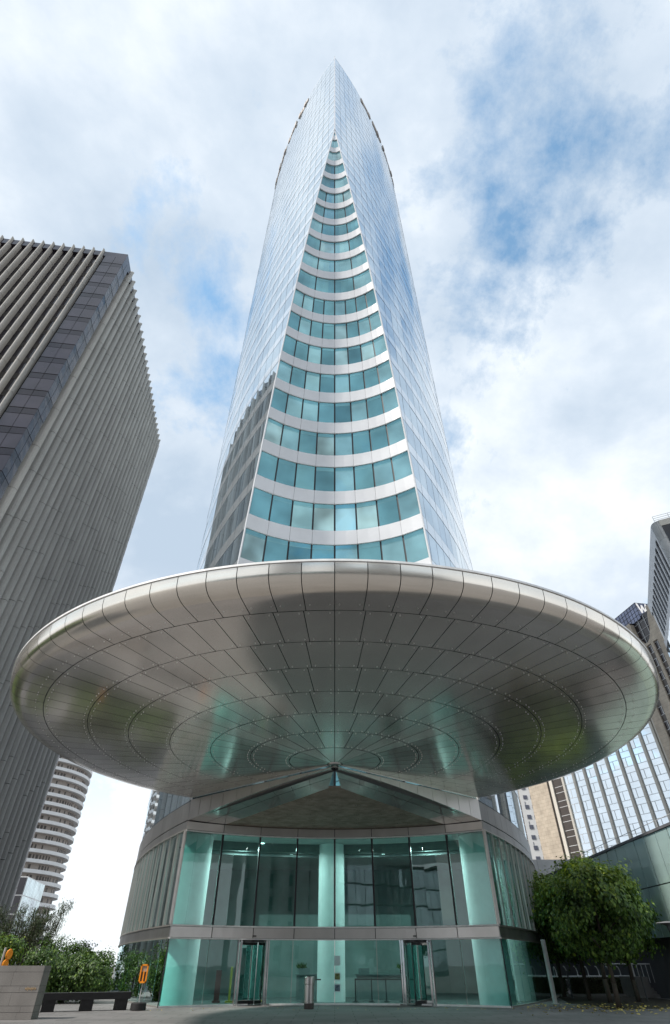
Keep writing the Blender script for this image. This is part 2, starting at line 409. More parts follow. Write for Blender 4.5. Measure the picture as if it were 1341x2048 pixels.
# ---- base of the tower: side walls 0..8.95
SC = sOfY(34.8)
sidecols = []; s_ = SC
while s_ < 75: sidecols.append((s_, s_+1.35)); s_ += 1.35
for side in (-1,1):
    lo = MB(); up = MB(); bd = MB(); pn = MB(); mu = MB(); tms = {}
    for i, (a, b2) in enumerate(sidecols):
        n = ln((a+b2)/2, side); pa, pb = lp(a+.012,side), lp(b2-.012,side)
        lo.wallpanel(pa, pb, .06, 2.60, n, -.06, .02, .002)
        up.wallpanel(lp(a+.03,side), lp(b2-.03,side), 3.18, 7.42, n, -.06, .02, .004)
        bd.wallpanel(pa, pb, 2.66, 3.10, n, .02, .1)
        pn.wallpanel(pa, pb, 7.50, 7.90, n, .02, .1); pn.wallpanel(pa, pb, 7.97, 8.93, n, .0, .1)
        p = lp(a, side); mu.box((p[0]+n[0]*.0,p[1]+n[1]*.0,5.3), .05, .10, 4.24, ax=(-n[1],n[0],0), ay=(n[0],n[1],0))
        for zc, h in ((2.63,.055),(3.14,.06),(7.46,.06),(.03,.06)):
            c = lp((a+b2)/2, side); tms.setdefault(zc, MB()).box((c[0]-n[0]*.0,c[1]-n[1]*.0,zc), 1.36, .13, h, ax=(-n[1],n[0],0), ay=(n[0],n[1],0))
    lo.build('side_glazing', M['lobby_side'], tower); up.build('side_glazing', M['lobby_upside'], tower)
    bd.build('side_band', M['dark_band'], tower); pn.build('side_band', M['dark_band'], tower); mu.build('vertical_frame', M['band'], tower); [q_.build('transom', M['band'], tower) for q_ in tms.values()]
    bc = MB()
    for a, b2 in sidecols:
        n = ln(a,side); pa, pb = lp(a,side), lp(b2,side)
        for z0, z1 in ((2.62,3.14),(7.45,8.95)):
            bc.face([(pa[0]-n[0]*.13,pa[1]-n[1]*.13,z0),(pb[0]-n[0]*.13,pb[1]-n[1]*.13,z0),(pb[0]-n[0]*.13,pb[1]-n[1]*.13,z1),(pa[0]-n[0]*.13,pa[1]-n[1]*.13,z1)])
    bc.build('joint_backing', M['frame_dark'], tower)
    # opaque far part
    ob = MB(); q = sidecols[-1][1]
    while q < SEND-.1:
        q1 = min(q+4,SEND); n = ln((q+q1)/2,side); ob.wallpanel(lp(q,side), lp(q1,side), 0, 8.95, n, -.05, .2); q = q1
    ob.build('rear_wall', M['dark_glass'], tower)
# ---- concave entrance front
FR = (8.52**2+2.5**2)/(2*2.5); FY = 34.8+2.5-FR; FA = math.asin(8.52/FR)
def fp(t, d=0): a = FA*t; return ((FR+d)*sin(a), FY+(FR+d)*cos(a))       # d>0 = inwards
def fn(t): a = FA*t; return (-sin(a), -cos(a))
def tX(x): return math.asin(x/FR)/FA
NB = 8
for i in range(NB):
    t0, t1 = -1+2*i/NB, -1+2*(i+1)/NB; w = MB(); e = .006
    for q in range(3):
        a, b2 = t0+(t1-t0)*q/3, t0+(t1-t0)*(q+1)/3
        w.wallpanel(fp(a+(e if q==0 else 0)), fp(b2-(e if q==2 else 0)), 3.18, 7.40, fn((a+b2)/2), -.04, .02)
    w.build('lobby_window', M['lobby'], tower)
    if i:
        mm = MB(); p = fp(t0); n = fn(t0); mm.box((p[0]-n[0]*.08,p[1]-n[1]*.08,5.29), .10, .22, 4.2, ax=(-n[1],n[0],0), ay=(n[0],n[1],0)); mm.build('mullion', M['frame_dark'], tower)
bd = MB()
for i in range(NB):
    for q in range(4):
        a, b2 = -1+2*(i+q/4)/NB, -1+2*(i+(q+1)/4)/NB; e = .0022; n = fn((a+b2)/2)
        pa, pb = fp(a+(e if q==0 else 0)), fp(b2-(e if q==3 else 0))
        bd.mat(0); bd.wallpanel(pa, pb, 2.665, 3.10, n, .03, .2); bd.wallpanel(pa, pb, 7.49, 7.88, n, .03, .2)
        bd.mat(1)
        pa, pb = fp(a), fp(b2)
        bd.wallpanel(pa, pb, 3.115, 3.185, n, .07, .2); bd.wallpanel(pa, pb, 2.60, 2.65, n, .07, .2); bd.wallpanel(pa, pb, 7.40, 7.46, n, .06, .2)
        bd.mat(2); bd.wallpanel(pa, pb, 2.6, 3.18, n, -.05, .12); bd.wallpanel(pa, pb, 7.4, 7.9, n, -.05, .12)
bd.build('lobby_band', [M['band'], M['rimline'], M['frame_dark']], tower)
for side in (-1,1):
    c = MB(); c.box((side*8.56,34.76,5.30), .13, .13, 4.2); c.build('corner_post', M['band'], tower)
    c = MB(); c.box((side*8.53,34.80,1.3), .05, .05, 2.6); c.build('corner_post', M['frame_dark'], tower)
DX = 4.35; DW = .82
segs = [(-8.50,-6.62),(-6.58,-DX-DW-.02),(-DX+DW+.02,-2.29),(-2.25,-.02),(.02,2.25),(2.29,DX-DW-.02),(DX+DW+.02,6.58),(6.62,8.50)]
for a, b2 in segs:
    w = MB(); ta, tb = tX(a), tX(b2)
    for q in range(2): w.wallpanel(fp(ta+(tb-ta)*q/2), fp(ta+(tb-ta)*(q+1)/2), .07, 2.59, fn((ta+tb)/2), -.04, .02)
    w.build('entrance_pane', M['lobby_low'], tower)
sl = MB()
for i in range(16):
    a, b2 = -1+i/8, -1+(i+1)/8
    xm = FR*sin(FA*(a+b2)/2)
    if abs(abs(xm)-DX) < .6: continue
    sl.wallpanel(fp(a), fp(b2), 0, .07, fn((a+b2)/2), .03, .12)
sl.build('sill', M['rimline'], tower)
for side in (-1,1):
    x = side*DX; t = tX(x); p = Vector((*fp(t),0)); n = Vector((*fn(t),0)); u = Vector((-n.y,n.x,0))
    d = MB()
    for sg in (-1,1):
        d.box(p+u*sg*DW+n*.03+Vector((0,0,1.3)), .06, .12, 2.6, ax=u, ay=n)
        d.box(p+u*sg*(DW-.13)+n*.10+Vector((0,0,1.29)), .10, .10, 2.58, ax=u, ay=n)
    door = d.build('revolving_door', M['chrome'], tower)
    c = p-n*.45
    dr = MB(); dr.mat(0); dr.lathe([(.0,2.50),(.72,2.50),(.72,2.6),(0,2.6)], (c.x,c.y,0), 24); dr.mat(1); dr.lathe([(.0,.012),(.72,.012)], (c.x,c.y,0), 24)
    dr.build('drum', [M['black'], M['frame_dark']], door)
    for k in range(4):
        an = pi/4+k*pi/2+.25*side; dd = Vector((cos(an),sin(an),0)); w = MB()
        w.mat(0); w.box(c+dd*.36+Vector((0,0,1.3)), .60, .012, 2.2, ax=dd, ay=(-dd.y,dd.x,0))
        w.mat(1); w.box(c+dd*.69+Vector((0,0,1.26)), .05, .04, 2.46, ax=dd, ay=(-dd.y,dd.x,0)); w.box(c+dd*.34+Vector((0,0,.11)), .66, .035, .14, ax=dd, ay=(-dd.y,dd.x,0)); w.box(c+dd*.34+Vector((0,0,2.44)), .66, .035, .1, ax=dd, ay=(-dd.y,dd.x,0))
        w.build('wing', [M['lobby'], M['chrome'] if k%2 else M['black']], door)
    for sg in (-1,1):
        gl = MB(); a0 = math.atan2(u.y*sg,u.x*sg)
        for q in range(5):
            b0, b1 = a0-.6+q*.24, a0-.6+(q+1)*.24
            gl.face([(c.x+.75*cos(b0),c.y+.75*sin(b0),.05),(c.x+.75*cos(b1),c.y+.75*sin(b1),.05),(c.x+.75*cos(b1),c.y+.75*sin(b1),2.5),(c.x+.75*cos(b0),c.y+.75*sin(b0),2.5)])
        gl.build('drum_glass', M['lobby'], door)
    b = MB(); b.box((p+n*.07+Vector((0,0,2.76))), .17, .07, .05, ax=u, ay=n); b.build('door_sensor', M['black'], tower)
# ---- fascia, soffit strip and stone ceiling under the wedge
ZC = 8.27; SL = .0603; CC = (0, 24.92)
cor = Vector((8.52,34.8,0))
for side in (-1,1):
    P = Vector((0,24.92,0)); Q = Vector((side*8.52,34.8,0)); d = (Q-P); L_ = d.length
    nrm = Vector((side*d.y, -side*d.x*1.0, 0)).normalized()
    nrm = Vector((-d.y*-side, d.x*-side, 0)).normalized()          # towards the plaza
    fs = MB(); ss = MB()
    stops = [.0,.14,.26,.38,.50,.61,.715,.815,.91,1.0]
    def ztop(u): return ZC+SL*L_*u-.05
    def zbot(u): return min(ztop(u)-.02, 8.24-.53*max(0,u-.3)**1.5)
    def inner(u):                                                # plan line of the stone edge
        return Vector((side*(.30+(6.45-.30)*u), 27.35+(35.75-27.35)*u, 7.90))
    for a, b2 in zip(stops, stops[1:]):
        p0, p1 = P+d*(a+.0012), P+d*(b2-.0012)
        F = [Vector((p0.x,p0.y,zbot(a))), Vector((p1.x,p1.y,zbot(b2))), Vector((p1.x,p1.y,ztop(b2))), Vector((p0.x,p0.y,ztop(a)))]
        fs.face(F); B = [f-nrm*.12 for f in F]
        for i in range(4): j = (i+1)%4; fs.face([F[j],F[i],B[i],B[j]])
        # strip in two lengthwise panels with a joint
        o0, o1 = Vector((p0.x,p0.y,zbot(a)))-nrm*.01, Vector((p1.x,p1.y,zbot(b2)))-nrm*.01
        i0, i1 = inner(a), inner(b2)
        for lo_, hi_ in ((0,.49),(.505,1)):
            ss.face([o0.lerp(i0,lo_), o1.lerp(i1,lo_), o1.lerp(i1,hi_), o0.lerp(i0,hi_)])
    fs.build('fascia', M['band'], tower)
    ss.build('soffit_strip', M['soffit'], tower)
    bk = MB(); bk.face([(p.x-nrm.x*.2,p.y-nrm.y*.2,z_) for p, z_ in ((P,8.1),(Q,8.0),(Q,9.1),(P,8.3))]); 
    for a, b2 in zip(stops, stops[1:]):
        p0, p1 = P+d*a, P+d*b2; i0, i1 = inner(a), inner(b2)
        bk.face([(p0.x,p0.y,zbot(a)+.04),(p1.x,p1.y,zbot(b2)+.04),(i1.x,i1.y,7.95),(i0.x,i0.y,7.95)])
    bk.build('joint_backing', M['frame_dark'], tower)
sc = MB(); pl = [(-.30,27.35),(.30,27.35),(6.45,35.75)] + [fp(t,.15) for t in (.72,.5,.25,0,-.25,-.5,-.72)] + [(-6.45,35.75)]
sc.prism(pl, 7.92, 8.0)
for i in range(9):
    for j in range(7):
        x = (i-4)*1.25+random.uniform(-.05,.05); y = 28.6+j*1.15
        if abs(x) > (y-27.6)*.72: continue
        for dx, dy in ((-.12,0),(.12,0),(0,.09)): sc.mat(1); sc.cyl((x+dx,y+dy,7.905),(x+dx,y+dy,7.921),.028,.028,6)
sc.build('stone_ceiling', [M['stone_ceiling'], M['frame_dark']], tower)
tri = MB()
for side in (-1,1):
    tri.face([(side*8.52,34.8,7.93),(side*6.45,35.75,7.93),(*fp(side*.72),7.93),(*fp(side*.99),7.93)])
tri.build('soffit_strip', M['soffit'], tower)

# ---- interior
inn = MB(); pts = [fp(t,.3) for t in (-1,-.7,-.4,-.1,.1,.4,.7,1)]
pl = [lp(sOfY(y)+.0,-1) for y in (35.2,38,41,44,47,50,52)]; pr = [lp(sOfY(y),1) for y in (52,50,47,44,41,38,35.2)]
ring = [(x*.985,y) for x,y in pl] + [(x*.985,y) for x,y in pr] + [p for p in reversed(pts)]
inn.mat(0); inn.face([(x,y,.02) for x,y in ring])
inn.mat(1); inn.face([(x,y,7.46) for x,y in reversed(ring)])
inn.build('lobby_interior', [M['int_floor'], M['int_ceil']], tower)
w = MB(); w.b2(-15.8,15.8,51.6,51.8,0,7.45); w.b2(-5.2,5.2,45.5,45.8,0,4.2)
w.build('back_wall', M['int_wall'], tower)
bl = MB()      # stepped bulkhead ring hung under the lobby ceiling
for i in range(24):
    a0_, a1_ = -1+i/12, -1+(i+1)/12
    def rp(t, r_): a = 1.0*t; return (r_*sin(a), FY+r_*cos(a)+0)
    for r_, z0, z1 in ((18.2,6.95,7.45),(18.6,6.8,6.95)):
        p0, p1 = rp(a0_,r_), rp(a1_,r_); q0, q1 = rp(a0_,r_+.35), rp(a1_,r_+.35)
        if abs(p0[0]) > 9.5 or abs(p1[0]) > 9.5: continue
        bl.face([(*p0,z0),(*p1,z0),(*p1,z1),(*p0,z1)]); bl.face([(*p0,z0),(*q0,z0),(*q1,z0),(*p1,z0)])
bl.build('bulkhead', M['desk'], tower)
for x, y, r_ in ((-.2,39.9,.80),(-8.2,36.7,.93),(8.35,36.7,.93),(-10.7,41.2,.85),(10.7,41.2,.85)):
    c = MB(); c.cyl((x,y,.03),(x,y,7.44),r_,r_,40,caps=False); weld(c.build('column', M['col'], tower), radians(30))
for x, y in ((-4.6,39.2),(-1.7,40.8),(2.1,40.3),(5.2,39.2),(-3.0,43.2),(3.4,43.4)):
    dl = MB(); dl.lathe([(0,0),(.10,0),(.12,-.02),(.12,.015)], (x,y,7.43), 16); dl.build('downlight', M['lamp'], tower)
for x, y, e in ((-5.5,38.1,190),(5.6,38.1,190),(-2.4,38.6,80),(2.1,38.6,80),(-9.1,39.6,80),(9.1,39.6,80)):
    l = bpy.data.lights.new('lobby_lamp','AREA'); l.shape = 'DISK'; l.size = 1.2; l.energy = e*.85; l.use_shadow = True; l.color = (1,1,.98)
    o = bpy.data.objects.new('lobby_lamp', l); COL.objects.link(o); o.location = (x,y,7.0)

# ---- canopy
can = MB(); A_, B_ = radians(-90), radians(90-40.8)
rings = [.35,2.03,3.72,5.46,7.18,8.88,10.48,12.12]; Ns = [16,32,40,52,64,76,88]
prof = [(12.12,0),(12.6,.028),(12.92,.055),(13.12,.10),(13.27,.18),(13.37,.29),(13.42,.43),(13.44,.70)]
def cz(r_): return ZC+SL*r_
G = .023
def keep(am):                        # am = angle from the front (-Y); wedge behind is cut away
    return abs(am) <= radians(180-40.7)
def bolt(mb, x, y, z_):
    mb.mat(1); mb.cyl((x,y,z_+.004),(x,y,z_-.022),.019,.012,6)
def pt(r_, a, z_=None): return (CC[0]-r_*sin(a), CC[1]-r_*cos(a), cz(r_) if z_ is None else z_)
AM = radians(180-40.8)
for k, n in enumerate(Ns):
    r0, r1 = rings[k], rings[k+1]
    for i in range(-n//2-1, n//2+1):
        a0, a1 = 2*pi*i/n, 2*pi*(i+1)/n
        a0, a1 = max(a0,-AM), min(a1,AM)
        if a1-a0 < .004 or i < -n//2 or i >= n//2: continue
        sub = max(1, int((a1-a0)*r1/.5)); can.mat(0)
        tl = random.uniform(-.0022,.0022); tr = random.uniform(-.0022,.0022)
        for q in range(sub):
            b0, b1 = a0+(a1-a0)*q/sub, a0+(a1-a0)*(q+1)/sub
            g0, g1 = (G/2 if q == 0 else 0), (G/2 if q == sub-1 else 0)
            ra, rb = r0+G/2, r1-G/2
            F = [pt(ra,b0+g0/ra), pt(ra,b1-g1/ra), pt(rb,b1-g1/rb), pt(rb,b0+g0/rb)]
            can.face([(f[0],f[1],f[2]+(tl if j < 2 else tr)) for j, f in enumerate(F)])
        if k > 0:
            for rr in (r0+.13, r1-.13):
                for aa in (a0+.13/rr, a1-.13/rr): x, y, z_ = pt(rr,aa); bolt(can, x, y, z_)
soff = MB
canopy = can.build('canopy', [M['soffit'], M['bolt']], tower)
tag(canopy, 'huge round brushed steel canopy with bolted radial panels over the entrance')
rim = MB(); n = 96
for i in range(-n//2, n//2):
    a0, a1 = max(2*pi*i/n,-AM), min(2*pi*(i+1)/n,AM)
    if a1-a0 < .004: continue
    for q in range(2):
        b0, b1 = a0+(a1-a0)*q/2, a0+(a1-a0)*(q+1)/2
        g0, g1 = (G/2 if q == 0 else 0), (G/2 if q == 1 else 0)
        zb = cz(12.12)
        for j in range(len(prof)-1):
            (ra, za), (rb, zc_) = prof[j], prof[j+1]
            if j == 0: ra += G/2
            rim.mat(2 if j < 2 else 0); rim.face([pt(ra,b0+g0/ra,zb+za), pt(ra,b1-g1/ra,zb+za), pt(rb,b1-g1/rb,zb+zc_), pt(rb,b0+g0/rb,zb+zc_)])  # lighter steel starts where the painted highlight begins
    for aa in (a0+.13/12.4, a1-.13/12.4): x, y, z_ = pt(12.40,aa,cz(12.12)+.02); bolt(rim, x, y, z_)
ro = rim.build('rim', [M['rim'], M['bolt'], M['soffit']], canopy)
bm = bmesh.new(); bm.from_mesh(ro.data); bmesh.ops.remove_doubles(bm, verts=bm.verts, dist=1e-5); bm.to_mesh(ro.data); bm.free()
for p in ro.data.polygons: p.use_smooth = p.material_index != 1
ro.data.set_sharp_from_angle(angle=radians(40))
ro.data.update()
cv = MB(); zb = cz(12.12); aL, aR = -pi/2-AM, -pi/2+AM
cv.mat(0); cv.lathe([(.02,ZC+.045),(12.12,zb+.045),(12.7,zb+.08),(13.0,zb+.14),(13.2,zb+.26),(13.33,zb+.42),(13.37,zb+.7)], (CC[0],CC[1],0), 224, aL, aR)
cv.mat(1); cv.lathe([(13.34,zb+.712),(13.475,zb+.712),(13.475,zb+.775),(12.9,zb+.80),(9,zb+1.1),(4,zb+1.25),(.02,zb+1.3)], (CC[0],CC[1],0), 224, aL, aR)
cv.build('cover', [M['frame_dark'], M['rimline']], canopy)
hb = MB(); hb.lathe([(.32,ZC+.04),(.30,ZC-.02),(.22,ZC-.05),(.0,ZC-.05)], (CC[0],CC[1],0), 24); hb.build('hub', M['steel'], canopy)
# steel post beside the right flank
t = MB(); p0 = lp(sOfY(45.0),1)

# ------------------------------------------------------------------ LEFT ribbed building
def P2(o, e1, e2, a, b): return (o[0]+e1[0]*a+e2[0]*b, o[1]+e1[1]*a+e2[1]*b)
LO = (-37.7,42.2); le2 = Vector((-.130,.9915)); le1 = Vector((-.9915,-.130)); LH = 100.0
lb = empty('ribbed_office_building', (-58,62,0), 'dark glass office block wrapped in close vertical concrete ribs, with a smoked glass corner', 'office building')
core = MB(); core.prism([P2(LO,le1,le2,a,b) for a,b in ((1.2,1.2),(36,1.2),(36,46),(1.2,46))], 0, LH-.4)
core.build('wall', M['brownwall'], lb)
ro = MB(); ro.prism([P2(LO,le1,le2,a,b) for a,b in ((.05,.05),(36,.05),(36,47.3),(.05,47.3))], LH-1.6, LH)
ro.build('roof', M['lav_glass'], lb)
FH = 3.7
def nout(k): return (-le2.x,-le2.y) if k == 0 else (-le1.x,-le1.y)
# glass between ribs of the left face
gl = MB(); nf = int(LH/FH)
for f in range(nf):
    z0 = LH-1.6-(f+1)*FH
    if z0 < 0: break
    for c in range(16):
        a0, a1 = 4.1+c*1.75, 4.1+(c+1)*1.75
        gl.mat(0 if random.random() < .75 else 1); gl.wallpanel(P2(LO,le1,le2,a1-.03,.55), P2(LO,le1,le2,a0+.03,.55), z0+1.3, z0+FH-.05, nout(0), 0, .05, .008)
        gl.mat(2); gl.wallpanel(P2(LO,le1,le2,a1-.03,.55), P2(LO,le1,le2,a0+.03,.55), z0, z0+1.25, nout(0), .02, .05)
gl.build('glazing', [M['dark_glass'], M['lav_dark'], M['brownwall']], lb)
gl = MB()
for f in range(nf):
    z0 = LH-1.6-(f+1)*FH
    if z0 < 0: break
    for c in range(24):
        b0, b1 = 3.6+c*1.75, 3.6+(c+1)*1.75
        gl.wallpanel(P2(LO,le1,le2,.7,b0), P2(LO,le1,le2,.7,b1), z0, z0+FH-.1, nout(1), 0, .05)
gl.build('glazing', M['dark_glass'], lb)
def fin(base, out, along, mat, w=.5, dep=.95, seed=0):
    f = MB(); out = Vector((*out,0)); al = Vector((*along,0)); b = Vector((*base,0))
    pr = [(-w,0),(-w*.82,dep*.62),(-w*.6,dep*.86),(-w*.25,dep),(w*.25,dep),(w*.6,dep*.86),(w*.82,dep*.62),(w,0)]
    zs = [0.0]; z_ = -((seed*1.37) % FH)
    segs = []; z_ += FH*2
    while z_ < LH-1: segs.append(z_); z_ += FH*2
    cuts = [0]+segs+[LH-.6]
    for z0, z1 in zip(cuts, cuts[1:]):
        if z1-z0 < .3: continue
        P0 = [b+al*x+out*y+Vector((0,0,z0+.035)) for x,y in pr]; P1 = [p+Vector((0,0,z1-z0-.07)) for p in P0]
        for i in range(len(pr)-1): f.face([P0[i],P0[i+1],P1[i+1],P1[i]])
        f.face(P0[::-1]); f.face(P1)
    # hooked top
    P0 = [b+al*x*.9+out*y*.95+Vector((0,0,LH-.6)) for x,y in pr]; P1 = [b+al*x*.5+out*(y*.95+.12)+Vector((0,0,LH+.35)) for x,y in pr]
    for i in range(len(pr)-1): f.face([P0[i],P0[i+1],P1[i+1],P1[i]])
    f.face(P1)
    o = f.build('fin', mat, lb); return o
for k in range(15):
    a = 4.35+k*1.75; fin(P2(LO,le1,le2,a,.5), (-le2.x,-le2.y), (-le1.x,-le1.y), M['concrete2'], .30, .8, k*3+1)
for k in range(25):
    b = 3.55+k*1.75; fin(P2(LO,le1,le2,.55,b), (-le1.x,-le1.y), (le2.x,le2.y), M['concrete'] if k else M['concrete2'], .54, .9, k*2)
def corner_bay(a_w, b0, b1, faceA=True):
    cg = MB(); f = 0; zt = LH-1.62
    while zt > 1:
        for h, m_ in ((2.55,0),(1.15,1)):
            z0, z1 = zt-h+.05, zt
            cg.mat(m_)
            if faceA:
                for a0, a1 in ((.05,a_w/2-.03),(a_w/2+.03,a_w-.03)):
                    cg.wallpanel(P2(LO,le1,le2,a1,.0), P2(LO,le1,le2,a0,.0), z0+.06, z1, nout(0), -.02-(m_*.03), .06, .006)
            for c0, c1 in ((b0+.04,(b0+b1)/2-.03),((b0+b1)/2+.03,b1-.03)):
                cg.wallpanel(P2(LO,le1,le2,.0,c0), P2(LO,le1,le2,.0,c1), z0, z1, nout(1), -.02-(m_*.03), .06, .006)
            zt -= h
    cg.mat(2)
    if faceA: cg.prism([P2(LO,le1,le2,a,b) for a,b in ((.1,.1),(a_w,.1),(a_w,.6),(b1,b1)) if True][:3]+[P2(LO,le1,le2,a_w,1.3),P2(LO,le1,le2,1.3,1.3),P2(LO,le1,le2,1.3,b1),P2(LO,le1,le2,.1,b1)], 0, LH-1.6)
    else: cg.prism([P2(LO,le1,le2,a,b) for a,b in ((.1,b0),(.1,b1),(1.3,b1),(1.3,b0))], 0, LH-1.6)
    return cg.build('corner_bay', [M['lav_glass'], M['lav_dark'], M['brownwall']], lb)
corner_bay(3.6, 0, 2.4)
corner_bay(0, 46.3, 47.3, False)

# ------------------------------------------------------------------ round balcony tower, left distance
rt = empty('round_apartment_tower', (-121.5,234,0), 'white round apartment tower with curved balcony bands, beyond the ribbed building', 'apartment tower')
rc = (-121.5,234)
w = MB(); w.lathe([(18.6,0),(18.6,92)], (rc[0],rc[1],0), 64); w.build('wall', M['balc_brown'], rt)
zf = 8.0; k = 0
wn = MB()
while zf < 90:
    b = MB(); b.mat(0); b.lathe([(18.5,zf),(20.3,zf),(20.3,zf+1.05),(20.15,zf+1.05),(20.15,zf+.2),(18.5,zf+.2)], (rc[0],rc[1],0), 96)
    b.build('balcony', M['white_wall'], rt)
    for i in range(44):
        a = -pi/2-.9+i*.07+(.02 if k%2 else 0)
        if random.random() < .35: continue
        wn.box((rc[0]+18.65*cos(a),rc[1]+18.65*sin(a),zf+1.5), .12, random.choice([.5,.8]), 2.0, ax=(cos(a),sin(a),0), ay=(-sin(a),cos(a),0))
    zf += 3.0; k += 1
tag(wn.build('window', M['brown_win'], rt), kind='stuff')
rr = MB(); rr.lathe([(0,92.3),(19.5,92.3),(19.5,91.6),(18,91.6)], (rc[0],rc[1],0), 64); rr.build('roof', M['white_wall'], rt)
# glass box building below it
gb = empty('glass_box_building', (-78,156,0), 'small silver glass box building at the foot of the round apartment tower', 'office building')
ga = (-72.2,150.0); gd = Vector((-.175,.985)); gw = Vector((-1,-.1)).normalized()
w = MB(); w.prism([ga, (ga[0]+gd.x*17,ga[1]+gd.y*17), (ga[0]+gd.x*17+gw.x*14,ga[1]+gd.y*17+gw.y*14), (ga[0]+gw.x*14,ga[1]+gw.y*14)], 0, 17.4); w.build('wall', M['white_frame'], gb)
w = MB()
for f in range(4):
    for c in range(14):
        a, b2 = (ga[0]+gd.x*17*c/14,ga[1]+gd.y*17*c/14), (ga[0]+gd.x*17*(c+.88)/14,ga[1]+gd.y*17*(c+.88)/14)
        w.mat(0); w.wallpanel(a, b2, 3.2+f*3.5+.2, 3.2+(f+1)*3.5, (gd.y,-gd.x), .06, .08, .02)
    for c in range(5):
        a, b2 = (ga[0]+gw.x*14*(c+.9)/5,ga[1]+gw.y*14*(c+.9)/5), (ga[0]+gw.x*14*(c+.05)/5,ga[1]+gw.y*14*(c+.05)/5)
        w.mat(1); w.wallpanel(a, b2, 3.2+f*3.5+.25, 3.2+(f+1)*3.5, (-gw.y*-1*-1,-abs(gw.x)), .06, .08, .02)
w.build('glazing', [M['silver_glass'], M['dark_glass']], gb)

# ------------------------------------------------------------------ RIGHT: beige tower with curved-head opening (W face) and mirror facade (C face)
PJ = Vector((72.73,127.6)); dW = Vector((-.2,1)).normalized(); dC = Vector((-.554,1)).normalized()
nW = Vector((-dW.y,dW.x)); nC = Vector((-dC.y,dC.x))      # towards the camera side (-X)
def w2(s, off=0): p = PJ+dW*s+nW*off; return (p.x,p.y)
def c2(s, off=0): p = PJ+dC*s+nC*off; return (p.x,p.y)
wt = empty('beige_stone_tower', (78,118,0), 'beige stone tower with brown windows, a big curved opening and a dark glass penthouse', 'office tower')
ZW = 67.0
def wpt(s, z_, off=0): x, y = w2(s, off); return (x,y,z_)
# outline of the face with the U opening left free; built of quads between the opening and the border
U = [(-8.55,66.6),(-8.55,64.6),(-8.7,63.0),(-9.1,62.0),(-9.8,61.0),(-10.8,60.3),(-11.8,60.2),(-12.7,60.7),(-13.5,61.7),(-14.1,62.9),(-14.5,64.3),(-14.9,65.6),(-15.4,66.6)]
fc = MB()
S0, S1, ZB = -4.0, -22.0, 59.6
top = [(-8.55,ZW)]+U+[(-15.4,ZW)]
def q3(a, b, c, d): fc.face([wpt(*a), wpt(*b), wpt(*c), wpt(*d)])
mid = len(U)//2
for i in range(mid):          # left of the opening
    q3((S0,U[i][1]), U[i], U[i+1], (S0,U[i+1][1]))
for i in range(mid, len(U)-1):
    q3(U[i], (S1,U[i][1]), (S1,U[i+1][1]), U[i+1])
q3((S0,ZW),(-8.55,ZW),(-8.55,66.6),(S0,66.6)); q3((-15.4,ZW+.9),(S1,ZW+.9),(S1,66.6),(-15.4,66.6))
fc.face([wpt(-15.4,ZW+.9), wpt(-15.4,ZW+.9,-3), wpt(S1,ZW+.9,-3), wpt(S1,ZW+.9)])
fc.face([wpt(S0,ZW), wpt(S0,ZW,-3), wpt(-8.55,ZW,-3), wpt(-8.55,ZW)])
q3((S0,U[mid][1]),(S1,U[mid][1]),(S1,ZB),(S0,ZB))
for a, b2 in zip(U, U[1:]): fc.face([wpt(*a), wpt(*b2), wpt(b2[0],b2[1],-1.1), wpt(a[0],a[1],-1.1)])
# window columns below: openings 1.9 m wide
colsW = [(-5.9,-4.6),(-9.0,-7.6),(-12.55,-11.1),(-14.75,-13.35),(-18.2,-16.8),(-20.6,-19.2)]
edges = [S0]+[e for c in sorted(colsW, reverse=True) for e in (c[1],c[0])]+[S1]
colsW = [(-11.05,-9.15),(-14.8,-13.3),(-12.55,-11.75)]
colsW = [(-8.3,-6.6),(-12.5,-10.9),(-14.85,-13.3),(-18.6,-17.0),(-21.0,-19.4)]
edges = [S0]+[e for c in colsW for e in (c[1],c[0])]+[S1]
for i in range(0, len(edges), 2):
    a, b2 = edges[i], edges[i+1]
    q3((a,ZB),(b2,ZB),(b2,0),(a,0))
    fc.face([wpt(a,ZB), wpt(a,0), wpt(a,0,-.5), wpt(a,ZB,-.5)]); fc.face([wpt(b2,ZB), wpt(b2,0), wpt(b2,0,-.5), wpt(b2,ZB,-.5)])
for c in colsW: fc.face([wpt(c[1],ZB), wpt(c[0],ZB), wpt(c[0],ZB,-.5), wpt(c[1],ZB,-.5)])
fc.face([wpt(S1,0), wpt(S1,ZW+.9), (*w2(S1,-20),ZW+.9), (*w2(S1,-20),0)])
fc.build('wall', M['beige'], wt)
u = MB(); u.face([wpt(S0,59.5,-1.1), wpt(S1,59.5,-1.1), wpt(S1,67.5,-1.1), wpt(S0,67.5,-1.1)]); u.build('dark_opening', M['dark_glass'], wt)
u = MB()
for s_ in (-10.5,-12.6): u.box(wpt(s_,63.6,-1.0), .14, .14, 7, ax=(*dW,0), ay=(*nW,0))
for z_ in (62.2,64.2,66): u.box(wpt(-11.9,z_,-1.04), 7, .1, .08, ax=(*dW,0), ay=(*nW,0))
u.build('mullion', M['rail'], wt)
